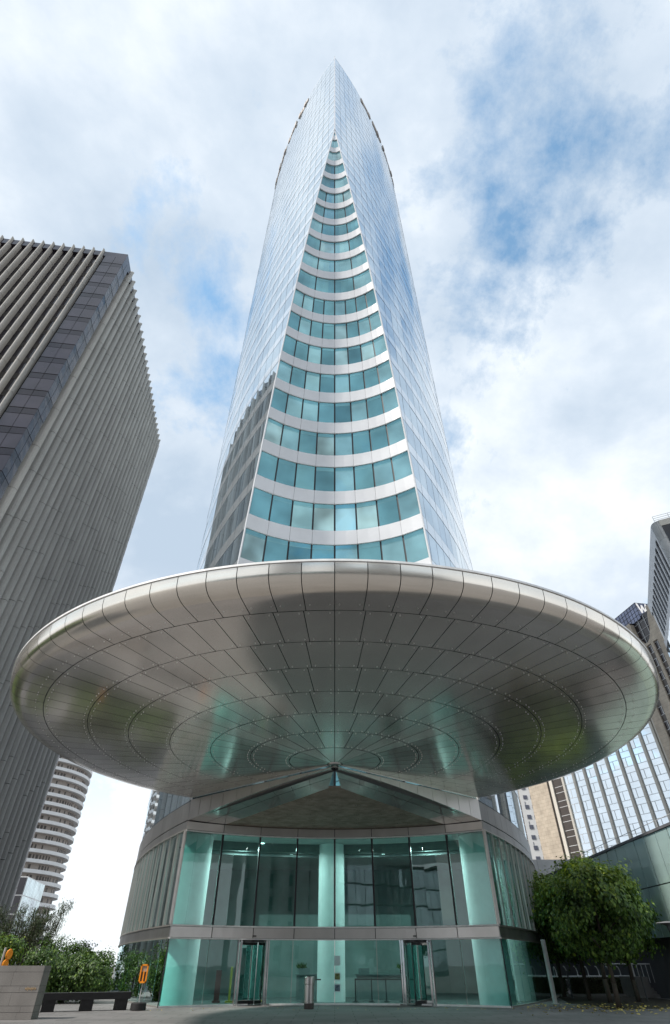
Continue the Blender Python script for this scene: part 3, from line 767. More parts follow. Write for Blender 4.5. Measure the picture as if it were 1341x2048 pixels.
for c in colsW:
    z1 = ZB-.35
    while z1 > 20:
        w = MB(); m_ = (c[0]+c[1])/2; wd = c[1]-c[0]
        w.mat(0); w.box(wpt(m_,z1-.7,-.42), wd, .08, 1.75, ax=(*dW,0), ay=(*nW,0))
        w.mat(1); w.box(wpt(m_-.12*wd,z1-.7,-.36), .11, .09, 1.75, ax=(*dW,0), ay=(*nW,0)); w.box(wpt(m_,z1+.13,-.36), wd, .09, .07, ax=(*dW,0), ay=(*nW,0)); w.box(wpt(m_,z1-1.6,-.36), wd, .09, .07, ax=(*dW,0), ay=(*nW,0))
        w.mat(2); w.box(wpt(m_,z1-2.4,-.38), wd, .08, 1.45, ax=(*dW,0), ay=(*nW,0))
        if z1 > 34: w.build('window', [M['dark_glass'], M['white_frame'], M['brown_win']], wt)
        z1 -= 3.25
# penthouse
ph = MB()
pc = Vector(w2(-11.83,-.9)); pe = Vector(w2(4,-.9)); pr_ = Vector((1,.17)).normalized()
pA = [(-11.83,-.9)]
p0, p1, p2 = pc, pe, pc+pr_*14
ph.face([(p0.x,p0.y,66.7),(p1.x,p1.y,66.7),(p1.x,p1.y,71.2),(p0.x,p0.y,71.2)])
ph.face([(p2.x,p2.y,66.7),(p0.x,p0.y,66.7),(p0.x,p0.y,71.2),(p2.x,p2.y,71.2)])
ph.face([(p0.x,p0.y,71.2),(p1.x,p1.y,71.2),(p1.x+14,p1.y+2,71.2),(p2.x,p2.y,71.2)])
ph.build('penthouse', M['penthouse'], wt)
pg = MB()
for q0, q1, n_ in ((p0,p1,14),(p0,p2,12)):
    d_ = (q1-q0); ln_ = d_.length; dd = d_/ln_; nn = Vector((-dd.y,dd.x)) if q1 is p1 else Vector((dd.y,-dd.x))
    for i in range(n_+1):
        c = q0+d_*i/n_+nn*.03; pg.box((c.x,c.y,68.95), .07, .07, 4.5, ax=(dd.x,dd.y,0), ay=(nn.x,nn.y,0))
    for k in range(5):
        c = q0+d_*.5+nn*.03; pg.box((c.x,c.y,66.8+k*1.08), ln_, .06, .06, ax=(dd.x,dd.y,0), ay=(nn.x,nn.y,0))
pg.build('penthouse_grid', M['frame_dark'], wt)
# letter W on the corner of the penthouse
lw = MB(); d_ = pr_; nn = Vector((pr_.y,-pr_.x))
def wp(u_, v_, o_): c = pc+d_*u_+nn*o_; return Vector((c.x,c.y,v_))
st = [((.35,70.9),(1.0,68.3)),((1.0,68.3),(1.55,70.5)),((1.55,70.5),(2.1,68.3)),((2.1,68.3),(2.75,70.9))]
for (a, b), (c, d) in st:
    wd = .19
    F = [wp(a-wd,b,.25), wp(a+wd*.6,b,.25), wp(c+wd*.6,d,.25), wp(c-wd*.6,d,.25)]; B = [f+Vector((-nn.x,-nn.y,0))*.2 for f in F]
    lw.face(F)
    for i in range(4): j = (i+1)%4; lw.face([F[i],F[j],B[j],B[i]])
lw.build('letter_sign', emis('glowing_letter', (1,1,1), .62), wt)  # plain white letter, given a glow so it stays bright in shade
# mirror facade
mt = empty('mirror_ribbed_tower', (70,145,0), 'mirror glass tower with cream vertical ribs, below the beige stone tower', 'office tower')
ZCt = 66.0
w = MB(); w.prism([c2(-5.4), c2(38.4), (c2(38.4)[0]+18,c2(38.4)[1]+8), (c2(-5.4)[0]+18,c2(-5.4)[1]+8)], 0, ZCt); w.build('wall', M['brownwall'], mt)
bw = MB(); bw.wallpanel(c2(38.4), c2(31.75), 0, ZCt, (nC.x,nC.y), .25, .3); bw.build('stone_flank', M['beige'], mt)
rs = [-2.4,1.18]+[4.76+3.58*i for i in range(7)]
for s_ in rs:
    w = MB(); w.box((*c2(s_,.22),ZCt/2), .62, .5, ZCt, ax=(*dC,0), ay=(*nC,0)); w.build('rib', M['rib'], mt)
w = MB(); w.box((*c2(30.4,.2),ZCt/2), 1.0, .42, ZCt, ax=(*dC,0), ay=(*nC,0)); w.build('rib', M['rib'], mt)
w = MB(); w.box((*c2(-4.3,.25),ZCt/2), 2.5, .55, ZCt, ax=(*dC,0), ay=(*nC,0)); w.build('rib', M['rib'], mt)
bays = list(zip(rs, rs[1:]))+[(26.24,29.9)]
bg = MB()
for a, b2 in bays:
    z_ = 14.0; odd = 0
    a_, b_ = a+.36, b2-.36
    while z_ < ZCt-3:
        for h, kind in ((1.95,'w'),(1.35,'s')):
            bg.mat(0)
            dark = a > 26  # this bay's dark reflection is put into its colour
            if dark: bg.mat(2)
            if kind == 'w' and not dark:
                m_ = a_+(b_-a_)*.62
                bg.wallpanel(c2(b_), c2(m_+.07), z_+.03, z_+h-.0, (nC.x,nC.y), .09, .05, .012); bg.wallpanel(c2(m_-.07), c2(a_), z_+.07, z_+h, (nC.x,nC.y), .09, .05, .012)
                bg.mat(1); bg.wallpanel(c2(m_+.07), c2(m_-.07), z_, z_+h, (nC.x,nC.y), .13, .08)
            else: bg.wallpanel(c2(b_), c2(a_), z_+.07, z_+h, (nC.x,nC.y), .09, .05, .012)
            bg.mat(1); bg.wallpanel(c2(b_), c2(a_), z_-.035, z_+.05, (nC.x,nC.y), .14, .08)
            z_ += h
bg.build('glazing', [M['sky_glass'], M['white_frame'], M['brown_win']], mt)
# the slotted tower in front, at the picture's right edge
ta = empty('slotted_tower', (62,72,0), 'pale grey tower with a row of slots below its roof and a dark glass front', 'office tower')
TA = Vector((46.8,60.0)); tL = Vector((.43,1)).normalized(); tR = Vector((1,-.5)).normalized(); ZTA = 51.1
def ta2(a, b, off=0):   # a along receding face, b along right face
    p = TA+tL*a+tR*b; return (p.x,p.y)
w = MB(); w.prism([ta2(.9,.9), ta2(25.6,.9), ta2(25.6,16), ta2(.9,16)], 0, ZTA-1); w.build('wall', M['grey_wall'], ta)
w = MB(); nL = Vector((-tL.y,tL.x)); nR = Vector((-tR.y*-1*-1,tR.x)); nR = Vector((tR.y,-tR.x))
w.mat(1)
for k in range(12):
    a0, a1 = .9+k*2.05, .9+(k+1)*2.05; w.mat(1); w.wallpanel(ta2(a1,0), ta2(a0,0), 43, 49.5, (nL.x,nL.y), -.08, .1); w.mat(0)
    for z0, z1, m_ in ((49.2,51.1,0),(0,0,0)):
        if z1 > z0: w.mat(m_); w.wallpanel(ta2(a1,0), ta2(a0,0), z0, z1, (nL.x,nL.y), .1, .3)
    w.mat(0); w.wallpanel(ta2(a0+.55,0), ta2(a0,0), 43.6, 49.2, (nL.x,nL.y), .1, .16)
    w.wallpanel(ta2(a1,0), ta2(a0,0), 42.6, 43.6, (nL.x,nL.y), .1, .16)
    for e in (0,1):      # rounded slot ends
        for j in range(4):
            x0, x1 = a0+.55+j*.19, a0+.55+(j+1)*.19; hgt = .55*(1-sqrt(max(0,1-((j+.5)/4-1)**2)))
            zz0, zz1 = (49.2-hgt,49.2) if e else (43.6,43.6+hgt)
            w.wallpanel(ta2(x1,0), ta2(x0,0), zz0, zz1, (nL.x,nL.y), .1, .16)
            y0, y1 = a1-j*.19-.19, a1-j*.19
            w.wallpanel(ta2(y1,0), ta2(y0,0), zz0, zz1, (nL.x,nL.y), .1, .16)
w.build('slotted_frame', [M['rib_grey'], M['dark_glass']], ta)
cr = MB(); cr.lathe([(.95,0),(.95,ZTA),(0,ZTA)], (*ta2(.9,.9),0), 24); weld(cr.build('corner_post', M['pale_stone'], ta), radians(30))
w = MB()
for k in range(12):
    for f in range(12):
        z0 = 42.4-(f+1)*3.4
        if z0 < 0: break
        w.mat(0 if f < 4 else 1); w.wallpanel(ta2(.9+(k+1)*2.05-.06,0), ta2(.9+k*2.05+.06,0), z0+.1, z0+3.4, (nL.x,nL.y), .2, .3, .03)
w.build('glazing', [M['sky_glass'], M['dark_glass']], ta)
w = MB()
for k in range(8):
    for f in range(14):
        z0 = ZTA-1-(f+1)*3.5; w.wallpanel(ta2(0,1.0+k*1.8), ta2(0,1.0+(k+1)*1.8-.08), z0+.06, z0+3.5, (nR.x,nR.y), .1, .3, .01)
w.build('glazing', M['dark_glass'], ta)
w = MB(); w.wallpanel(ta2(0,.9), ta2(0,16), ZTA-1, ZTA, (nR.x,nR.y), .15, .4); w.build('parapet', M['rib'], ta)
w = MB()
for z_ in (ZTA+.45,ZTA+.8,ZTA+1.15): w.cyl((*ta2(.3,.5),z_), (*ta2(.3,16),z_), .03, n=5)
for k in range(8): w.cyl((*ta2(.3,.5+k*2),ZTA), (*ta2(.3,.5+k*2),ZTA+1.15), .03, n=5)
w.build('railing', M['rail'], ta)

# white grid tower far behind
wg = empty('white_grid_tower', (64,200,0), 'distant white apartment tower with a grid of small dark windows', 'apartment tower')
w = MB(); w.b2(53,71,197,215,0,72); w.build('wall', M['white_wall'], wg)
w = MB()
for f in range(24):
    for c in range(7):
        x = 54.4+c*2.35+(.3 if c > 3 else 0); z_ = 3+f*2.9
        if c == 3: w.b2(x-.1,x+.15,196.9,197.0,z_+.3,z_+2.0); continue
        w.b2(x-.65,x+.65,196.85,196.99,z_+.25,z_+1.35); 
        if (c+f)%2: w.b2(x-.5,x-.35,196.9,196.99,z_+1.5,z_+2.4)
tag(w.build('window', M['brown_win'] if False else surf('grey_window', (.12,.13,.17), .3), wg), kind='stuff')
# pale stone block behind the green glass building
ps = MB(); ps.b2(23.6,44,75,90,0,11.15); o = ps.build('stone_annex', M['pale_stone']); origin(o, (33,80,0))
tag(o, 'plain pale stone block showing above the green glass building roof', 'building')
# green glass low building
gg = empty('green_glass_building', (27,50,0), 'low building of green mirror glass panes on a grey base, behind the trees', 'building')
w = MB(); w.b2(20.2,34,18,66,2.8,7.9); w.build('wall', M['frame_dark'], gg)
w = MB()
for r0 in range(2):
    for k in range(31):
        y0 = 18.3+k*1.54; z0, z1 = (2.85,5.3) if r0 == 0 else (5.36,7.9)
        w.wallpanel((20.2,y0+1.46), (20.2,y0), z0, z1, (-1,0), .09, .04, .012)
w.build('glazing', M['green_glass'], gg)
w = MB(); w.b2(20.03,20.6,18,66,7.92,8.06)
w.build('roof_edge', M['grey_wall'], gg)
w = MB()
for k in range(16): w.cyl((20.3,20+k*3,8.06),(20.3,20+k*3,8.5),.02,n=5)
w.cyl((20.3,18,8.5),(20.3,66,8.5),.02,n=5); w.build('railing', M['rail'], gg)
w = MB(); w.b2(20.6,34,18,66,0,2.8); w.build('base_wall', M['grey_wall'], gg)

# ------------------------------------------------------------------ small things on the plaza
# granite wall block
gw_ = empty('granite_wall', (-14,27.9,0), 'low grey granite block wall end with gold lettering, at the left front corner', 'wall')
rowsz = [(0,.22),(.22,.44),(.44,.79),(.79,1.0),(1.0,1.36),(1.36,1.56)]
rowsz = [(0,.20),(.20,.38),(.38,.76),(.76,.95),(.95,1.36),(1.36,1.555)]
w = MB(); random.seed(3)
for i, (z0, z1) in enumerate(rowsz):
    x = -11.5; first = True
    while x > -19:
        L_ = random.choice([.55,.8,1.1,.7]) if not first else [.6,.5,1.0,.75,1.15,.55][i]
        first = False
        w.b2(x-L_+.006, x, 27.6, 28.25, z0+.006, z1-.004); x -= L_
w.build('stone_course', M['granite'], gw_)
w = MB(); w.b2(-19,-11.52,27.62,28.23,0,1.54); w.build('wall_core', M['frame_dark'], gw_)
w = MB(); x = -12.02
for k in range(8):
    w.box((x+k*.055,27.592,.875+.012*sin(k*2.3)), .012, .008, .05+.03*((k*7)%3), ax=(1,0,0), az=(.25,0,1)); w.box((x+k*.055+.02,27.592,.865), .035, .008, .012)
w.build('lettering', M['gold'], gw_)
# bench
bn = empty('stone_bench', (-11.4,32.6,0), 'dark stone bench on three thick legs in front of the dark green shrubs', 'bench')
bd_ = Vector((3.75,1.75)).normalized(); bn0 = Vector((-13.4,31.7)); nn = Vector((-bd_.y,bd_.x))
def bp(a, b): p = bn0+bd_*a+nn*b; return p
w = MB(); c = bp(2.1,.0); w.box((c.x,c.y,.50), 4.2, .62, .24, ax=(*bd_,0), ay=(*nn,0)); w.build('seat', M['bench'], bn)
for a in (.75,2.35,3.85):
    w = MB(); c = bp(a,0); w.box((c.x,c.y,.19), .52, .5, .38, ax=(*bd_,0), ay=(*nn,0)); w.build('leg', M['bench'], bn)
# notice stand
ns = empty('notice_stand', (-8.98,33.0,0), 'orange framed notice on a thin pole with round black base, left of the entrance', 'notice stand')
w = MB(); w.lathe([(0,0),(.33,0),(.35,.03),(.34,.24),(.30,.27),(0,.27)], (-8.98,33.0,0), 24); weld(w.build('base', M['bench'], ns), radians(35))
w = MB(); w.cyl((-8.98,33.0,.27),(-8.98,33.0,1.6),.022,n=8); w.build('pole', M['rail'], ns)
w = MB(); xl, xr, zl, zh = -9.16,-8.80,.93,1.60
for a, b2, c, d in ((xl,xr,zh-.06,zh),(xl,xr,zl,zl+.06),(xl,xl+.06,zl,zh),(xr-.06,xr,zl,zh)): w.b2(a,b2,32.90,32.97,c,d)
w.b2(-9.01,-8.95,32.91,32.96,zl,zl+.42)
w.build('frame', M['orange'], ns)
w = MB(); w.b2(xl+.05,xr-.05,32.94,32.96,zl+.40,zh-.05); w.build('notice_panel', M['sign_beige'], ns)
w = MB(); w.b2(xl+.05,xr-.05,32.945,32.965,zl+.05,zl+.395); w.build('leaflet_holder', M['brown_win'], ns)
# litter bin
lbn = empty('litter_bin', (-1.22,34.1,0), 'cylindrical brushed steel litter bin with a dark base, between the revolving doors', 'litter bin')
w = MB(); w.lathe([(.245,.20),(.245,.86),(.262,.88),(.262,1.13),(.245,1.145),(.20,1.145),(.20,1.0)], (-1.22,34.1,0), 40); weld(w.build('body', M['steel'], lbn), radians(30))
w = MB(); w.lathe([(0,0),(.22,0),(.235,.02),(.235,.20),(.2,.2)], (-1.22,34.1,0), 32); weld(w.build('base', surf('bin_base', (.07,.055,.05), .6), lbn), radians(30))
w = MB(); w.lathe([(0,.99),(.2,.99)], (-1.22,34.1,0), 24); w.build('liner', M['black'], lbn)
# barrier posts inside
st0 = None
STL = [(-1.62,39.0,'single dark queue barrier post behind the steel litter bin'),(1.15,39.4,'first dark queue barrier post right of the middle column'),(2.05,39.4,'second dark queue barrier post right of the middle column'),(2.85,39.4,'third dark queue barrier post right of the middle column'),(3.75,39.4,'dark queue barrier post nearest the right revolving door')]
for x, y, lab in STL:
    if st0 is None:
        st0 = empty('barrier_post', (x,y,0.02), lab, 'barrier post', 'queue barrier posts in the lobby')
        w = MB(); w.lathe([(0,0),(.2,0),(.2,.02),(.05,.06),(0,.06)], (x,y,.02), 20); w.build('base', M['black'], st0)
        w = MB(); w.cyl((x,y,.06),(x,y,1.0),.035,n=10); w.build('post', M['black'], st0)
        w = MB(); w.b2(x+.03,x+.86,y-.01,y+.01,.93,.985); w.build('belt', M['black'], st0)
    else:
        c = copy_tree(st0); c.location = (x,y,.02); c['label'] = lab
for x, x1, lab in ((-2.3,-1.0,'dark reception desk left of the middle column'),(1.3,4.4,'long dark reception desk right of the middle column')):
    w = MB(); w.b2(x,x1,42.2,43.0,.02,1.1); w.b2(x-.05,x1+.05,42.1,43.1,1.1,1.16); w.b2(x+.15,x+.8,42.3,42.6,1.16,1.42); 
    o = w.build('reception_desk', M['desk']); origin(o, ((x+x1)/2,42.6,.02)); tag(o, lab, 'desk')
for k, (z0, z1, m_, lab) in enumerate(((1.55,1.95,'paper','pale blank sheet on the glass, topmost of three'),(.95,1.27,'p_green','green and black picture notice on the glass, middle of three'),(.50,.82,'p_blue','blue grey picture notice on the glass, lowest of three'))):
    w = MB(); w.b2(-.02+(.0),.30,37.22,37.225,z0,z1)
    w.mat(1); w.b2(.01,.27,37.21,37.219,z0+.04,z1-.04) if k else None
    o = w.build('notice_sheet', [M['paper'], M[m_]]); origin(o, (.14,37.22,z0)); tag(o, lab, 'notice', 'notice sheets on the entrance glass')
for x, m_, h, lab in ((-6.45,'sign_red',1.35,'dark red upright display panel inside the left end of the lobby'),(-5.75,'sign_yellow',1.5,'thin yellow upright display panel inside the left end of the lobby')):
    w = MB(); wd = .3 if x < -6 else .12; w.b2(x-wd/2,x+wd/2,39.0,39.05,.1,h); w.b2(x-.2,x+.2,38.85,39.2,.02,.1)
    o = w.build('display_panel', M[m_]); origin(o, (x,39.0,.02)); tag(o, lab, 'display panel')
for x, y, lab in ((4.1,42.5,'small dark potted plant on the long reception desk'),(-2.0,42.5,'small dark potted plant on the left reception desk')):
    e = empty('potted_plant', (x,y,1.16), lab, 'plant'); w = MB(); w.lathe([(0,0),(.10,0),(.14,.2),(0,.2)], (x,y,1.16), 16); w.build('pot', M['black'], e)
    f = MB()
    for i in range(60): a = random.uniform(0,6.28); r_ = random.uniform(.02,.28); f.face([(x,y,1.34),(x+r_*cos(a)-.03,y+r_*sin(a),1.5+random.uniform(-.1,.15)),(x+r_*1.4*cos(a),y+r_*1.4*sin(a),1.55+random.uniform(-.15,.2)),(x+r_*cos(a)+.03,y+r_*sin(a),1.5)])
    f.build('foliage', M['leaf_d'], e)
# leaning steel posts right
for x, y, h, lab, nm in ((11.75,38.3,2.62,'tall square grey steel post at the right corner of the tower base','steel_post'),(14.75,44.4,1.25,'thin grey post just left of the tree trunks','steel_post'),(18.05,41.4,1.3,'thin grey post standing alone right of the tree trunks','steel_post')):
    w = MB(); r_ = .12 if h > 2 else .045
    w.cyl((x,y,0),(x,y,h),r_,n=12); w.cyl((x,y,h),(x,y,h+.03),r_*1.15,r_*.9,12); w.cyl((x,y,0),(x,y,.03),r_*1.6,n=12)
    o = w.build(nm, M['rail'] if h > 2 else M['grey_wall']); origin(o, (x,y,0)); tag(o, lab, 'post')
# plant tubs in the lobby
for x, y, lab in ((-9.15,38.2,'round black tub chair behind the orange notice, in the left lobby corner'),(9.35,38.6,'round black tub chair behind the glass of the right lobby corner')):
    w = MB(); w.lathe([(0,.1),(.32,.1),(.42,.4),(.5,.95),(.44,.95),(.38,.5),(0,.48)], (x,y,0), 24, .4 if x < 0 else pi-3.6+.4, 6.6 if False else (.4 if x < 0 else -.06)+5.2)
    w.cyl((x,y,.02),(x,y,.12),.28,n=20)
    o = w.build('tub_chair', M['black']); origin(o, (x,y,0)); tag(o, lab, 'chair')
# lamp at the right edge
sl_ = empty('street_lamp', (18.4,36.9,0), 'flat disc street lamp on a dark pole, in front of the green glass building', 'street lamp')
w = MB(); w.tube([(18.4,36.9,0),(18.4,36.9,3.0)], [.06,.045], 10); w.build('pole', M['black'], sl_)
w = MB(); w.lathe([(0,3.42),(.55,3.36),(.58,3.32),(.3,3.28),(.1,3.2),(.08,3.0),(0,3.0)], (18.4,36.9,0), 28); w.build('lamp_head', M['grey_wall'], sl_)
# stairs, planter wall, railing, hedges right
w = MB()
for k in range(6): w.b2(20.0,25.5,45.2+k*.32,47.4,k*.15,(k+1)*.15)
o = w.build('stone_steps', M['step']); origin(o, (22.5,46,0)); tag(o, 'grey stone steps leading up at the right edge beside the hedge', 'steps')
w = MB(); w.b2(19.2,20.0,44.9,47.4,0,1.0); w.b2(11.6,20.0,47.0,47.4,0,.12)
o = w.build('planter_wall', M['step']); origin(o, (19.6,46,0)); tag(o, 'low grey stone wall and kerb running behind the tree trunks', 'wall')
rl = empty('railing', (16,52,0), 'white metal railing with curved posts behind the clipped hedge', 'railing')
w = MB(); w.cyl((11.5,50.5,.92),(21,49,.98),.045,n=6); w.cyl((11.5,50.5,.75),(21,49,.8),.03,n=6); w.build('top_rail', M['white_frame'], rl)
for k in range(13):
    x = 12.2+k*.72; y = 50.4-k*.1
    w = MB(); w.tube([(x,y,.1),(x,y,1.25),(x-.1,y-.08,1.45),(x-.22,y-.15,1.5)], [.035]*4, 6); w.build('rail_post', M['white_frame'], rl)
rl2 = empty('stair_railing', (20,45.5,1), 'white handrail with slim bars on the planter wall beside the steps', 'railing')
w = MB(); w.cyl((17.6,45.4,1.62),(24,45.4,1.62),.035,n=6); w.build('top_rail', M['white_frame'], rl2)
for k in range(14):
    x = 19.4+k*.3; w = MB(); w.cyl((x,45.4,1.0 if k<3 else .7),(x,45.4,1.6),.02 if k else .05,n=5); w.build('baluster', M['white_frame'], rl2)

# ------------------------------------------------------------------ vegetation
def leafquad(mb, c, n, up, L_, W_):
    n = n.normalized(); t = up.cross(n)
    if t.length < .01: t = Vector((1,0,0))
    t.normalize(); u = n.cross(t)
    a = c-u*L_*.5; b = c+u*L_*.5; m_ = c+n*L_*.10
    mb.face([a, m_+t*W_*.5-u*L_*.05, b, m_-t*W_*.5-u*L_*.05])
def crown(mb, c, rx, ry, rz, nl, size, clumps=70, squash=1.0, mats=(0,), topmat=None, flat=.35):
    c = Vector(c); C_ = []
    for _ in range(clumps):
        while True:
            d = Vector((random.uniform(-1,1),random.uniform(-1,1),random.uniform(-1,1)))
            if .3 < d.length < 1: break
        d = d.normalized()*random.uniform(.62,1.07)
        if d.z < 0: r_s = 1-.10*abs(d.z)
        else: r_s = 1
        C_.append((Vector((d.x*rx*r_s,d.y*ry*r_s,d.z*rz)), d))
    for i in range(nl):
        p, d = random.choice(C_)
        q = p+Vector((random.gauss(0,.14*rx),random.gauss(0,.14*ry),random.gauss(0,.11*rz)))
        nn_ = Vector((q.x/rx,q.y/ry,q.z/rz*.8+.35))+Vector((random.gauss(0,.45),random.gauss(0,.45),random.gauss(0,.45)))
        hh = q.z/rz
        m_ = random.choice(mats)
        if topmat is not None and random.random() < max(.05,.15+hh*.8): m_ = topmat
        mb.mat(m_)
        s_ = size*random.uniform(.65,1.25)
        leafquad(mb, c+q, nn_, Vector((random.gauss(0,.4),random.gauss(0,.4),-1)), s_, s_*.75)
def tree_mesh(name, seed, R, zc, zr, trunk_h):
    random.seed(seed)
    t = MB(); pts = [(0,0,0),(.03,.02,trunk_h*.5),(-.02,.05,trunk_h),(.05,0,zc+zr*.3)]; t.tube(pts, [.14,.12,.11,.05], 12)
    for k in range(11):
        a = k*2.4+random.random(); r_ = R*random.uniform(.5,.85); z0 = trunk_h*random.uniform(.85,1.25)
        e = Vector((r_*cos(a), r_*sin(a), z0+random.uniform(.5,2.4))); m_ = Vector((0,0,z0)).lerp(e,.5)+Vector((0,0,.25))
        t.tube([(0,0,z0), m_, e], [.055,.04,.015], 6)
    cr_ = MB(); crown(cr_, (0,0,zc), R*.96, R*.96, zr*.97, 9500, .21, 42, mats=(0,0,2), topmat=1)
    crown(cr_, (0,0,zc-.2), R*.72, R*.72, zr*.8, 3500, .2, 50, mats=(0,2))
    return t, cr_
tl_ = []
TS = [(13.75,34.9,.93,0,'round lime tree standing nearest the tower corner, in front of the others'),(15.2,39.6,1.0,1,'lime tree second in the row, just behind the front tree'),(14.95,42.0,.95,0,'lime tree third in the row, its dark trunk left of the pale one'),(14.9,46.3,1.0,1,'lime tree farthest back, its trunk leftmost of the row'),(17.2,40.6,.95,1,'lime tree whose crown sticks out right behind the front tree')]
protos = []
for v in range(2):
    t, cr_ = tree_mesh('lime_tree', 11+v, 2.35 if v == 0 else 2.3, 4.15, 2.25, 1.95)
    protos.append((t, cr_))
objs = [None, None]
for x, y, sc_, v, lab in TS:
    if objs[v] is None:
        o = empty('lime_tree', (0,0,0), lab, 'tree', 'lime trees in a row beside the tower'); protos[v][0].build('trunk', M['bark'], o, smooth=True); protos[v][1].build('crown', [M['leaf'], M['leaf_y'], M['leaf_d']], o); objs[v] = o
    else: o = copy_tree(objs[v]); o['label'] = lab
    o.location = (x,y,0); o.rotation_euler.z = x*3.1; o.scale = (sc_,sc_,sc_)
def bush(name, c, rx, ry, rz, nl, size, mats, matidx, lab, cat='shrub', group=None, clumps=50, topmat=None):
    e = empty(name, (c[0],c[1],0), lab, cat, group); b = MB(); crown(b, c, rx, ry, rz, nl, size, clumps, mats=matidx, topmat=topmat); b.build('foliage', mats, e)
    s_ = MB()
    for k in range(6): a = k*1.05; s_.tube([(c[0]+.1*cos(a),c[1]+.1*sin(a),0),(c[0]+rx*.5*cos(a),c[1]+ry*.5*sin(a),c[2]+.2*rz)], [.04,.02], 5)
    s_.build('stem', M['bark'], e); return e
G3 = [M['leaf_d'], M['leaf'], M['leaf_y']]
random.seed(21)
SB = [((-16.2,38.6,1.15),1.4,1.3,1.35,'dark green shrub directly right of the granite wall'),((-14.9,39.2,1.2),1.3,1.3,1.25,'dark green shrub behind the middle of the stone bench'),((-13.5,39.0,1.0),1.05,1.1,1.1,'smallest dark green shrub behind the right end of the bench, nearest the glass tower'),((-17.6,42.5,1.3),1.6,1.4,1.45,'dark green shrub farther back behind the bench shrubs')]
for c, rx, ry, rz, lab in SB: bush('leafy_shrub', c, rx, ry, rz, 5200, .13, G3, (0,0,1), lab, group='dark shrubs behind the bench')
bush('leafy_shrub', (-15.6,45.0,1.1),1.5,1.2,1.3, 4200, .13, G3, (0,0,1), 'dark green shrub farthest right behind the bench, beside the tower flank', group='dark shrubs behind the bench')
bush('leafy_shrub', (-21.5,58.0,1.3),2.6,1.6,1.6, 4200, .17, G3, (0,0,1), 'dark green shrub in the far gap between the bench shrubs and the tower', group='dark shrubs behind the bench')
bush('broadleaf_bush', (-18.0,36.5,1.55), 2.0,1.5,1.35, 6000,.15, G3, (1,1,0,2), 'bright green broad leaved bush behind the granite wall')
bush('broadleaf_bush', (-21.5,36.0,1.8), 1.8,1.5,1.5, 4000,.15, G3, (1,2,2), 'yellow green bush at the left picture edge behind the wall')
# feathery tall plant
bb = empty('bamboo_clump', (-19.0,40.5,0), 'tall feathery dark bamboo rising behind the bushes at the left edge', 'bamboo')
st_ = MB(); lf = MB(); random.seed(5)
for k in range(95):
    a = random.uniform(0,2*pi); r0 = random.uniform(0,1.2); h = random.uniform(2.6,4.6); bx, by = -19.0+r0*cos(a)*1.9, 40.5+r0*sin(a)
    lean = random.uniform(.25,1.0); pts = [(bx,by,0),(bx+lean*.2*cos(a),by+lean*.2*sin(a),h*.6),(bx+lean*.7*cos(a),by+lean*.6*sin(a),h*.92),(bx+lean*1.25*cos(a),by+lean*1.1*sin(a),h)]
    st_.tube(pts, [.02,.016,.01,.004], 5)
    for j in range(150):
        u_ = random.uniform(.28,1)*3; i = min(2,int(u_)); p = Vector(pts[i]).lerp(Vector(pts[i+1]), u_-i)
        q = p+Vector((random.gauss(0,.14),random.gauss(0,.14),random.gauss(-.05,.12))); lf.mat(0 if random.random() < .8 else 1)
        leafquad(lf, q, Vector((random.gauss(0,1),random.gauss(0,1),.6)), Vector((random.gauss(0,.5),random.gauss(0,.5),-1)), random.uniform(.14,.26), .03)
st_.build('stem', M['bark'], bb); lf.build('foliage', [M['leaf_b'], M['leaf_d']], bb)
# clipped hedges
random.seed(9)
for x0, x1, y, lab in ((12.6,15.6,48.0,'clipped low hedge behind the left tree trunks'),(15.9,19.6,47.9,'clipped low hedge right of the tree trunks up to the planter wall')):
    e = empty('clipped_hedge', ((x0+x1)/2,y,0), lab, 'hedge', 'clipped hedges behind the lime trees'); b = MB()
    for i in range(6500):
        p = Vector((random.uniform(x0,x1),y+random.choice([-.42,random.uniform(-.45,.45)])+random.gauss(0,.04),random.uniform(.1,.86)))
        if random.random() < .3: p.z = .86+random.gauss(0,.03)
        leafquad(b, p, Vector((random.gauss(0,.6),-1+random.gauss(0,.6),random.gauss(.4,.6))), Vector((random.gauss(0,.6),0,-1)), random.uniform(.05,.11), .06)
    b.build('foliage', M['leaf_h'], e)
    c = MB(); c.b2(x0+.1,x1-.1,y-.33,y+.33,0,.78); c.build('twigs', M['soil'], e)
# fallen leaves
random.seed(31); fl = MB()
for i in range(330):
    x = random.gauss(13.2,2.8); y = random.gauss(34.6,2.0)
    if x < lensX(min(y,70))+.4 and y > 34.5: continue
    if y < 29: continue
    leafquad(fl, Vector((x,y,.018)), Vector((random.gauss(0,.2),random.gauss(0,.2),1)), Vector((random.gauss(0,1),random.gauss(0,1),.1)), random.uniform(.11,.19), .12)
for i in range(60):
    leafquad(fl, Vector((random.uniform(-10,10),random.uniform(32.5,34.6),.018)), Vector((random.gauss(0,.2),random.gauss(0,.2),1)), Vector((random.gauss(0,1),random.gauss(0,1),.1)), random.uniform(.05,.09), .06)
tag(fl.build('fallen_leaves', M['fallen']), 'yellow fallen leaves scattered on the grey paving under the lime trees', kind='stuff')
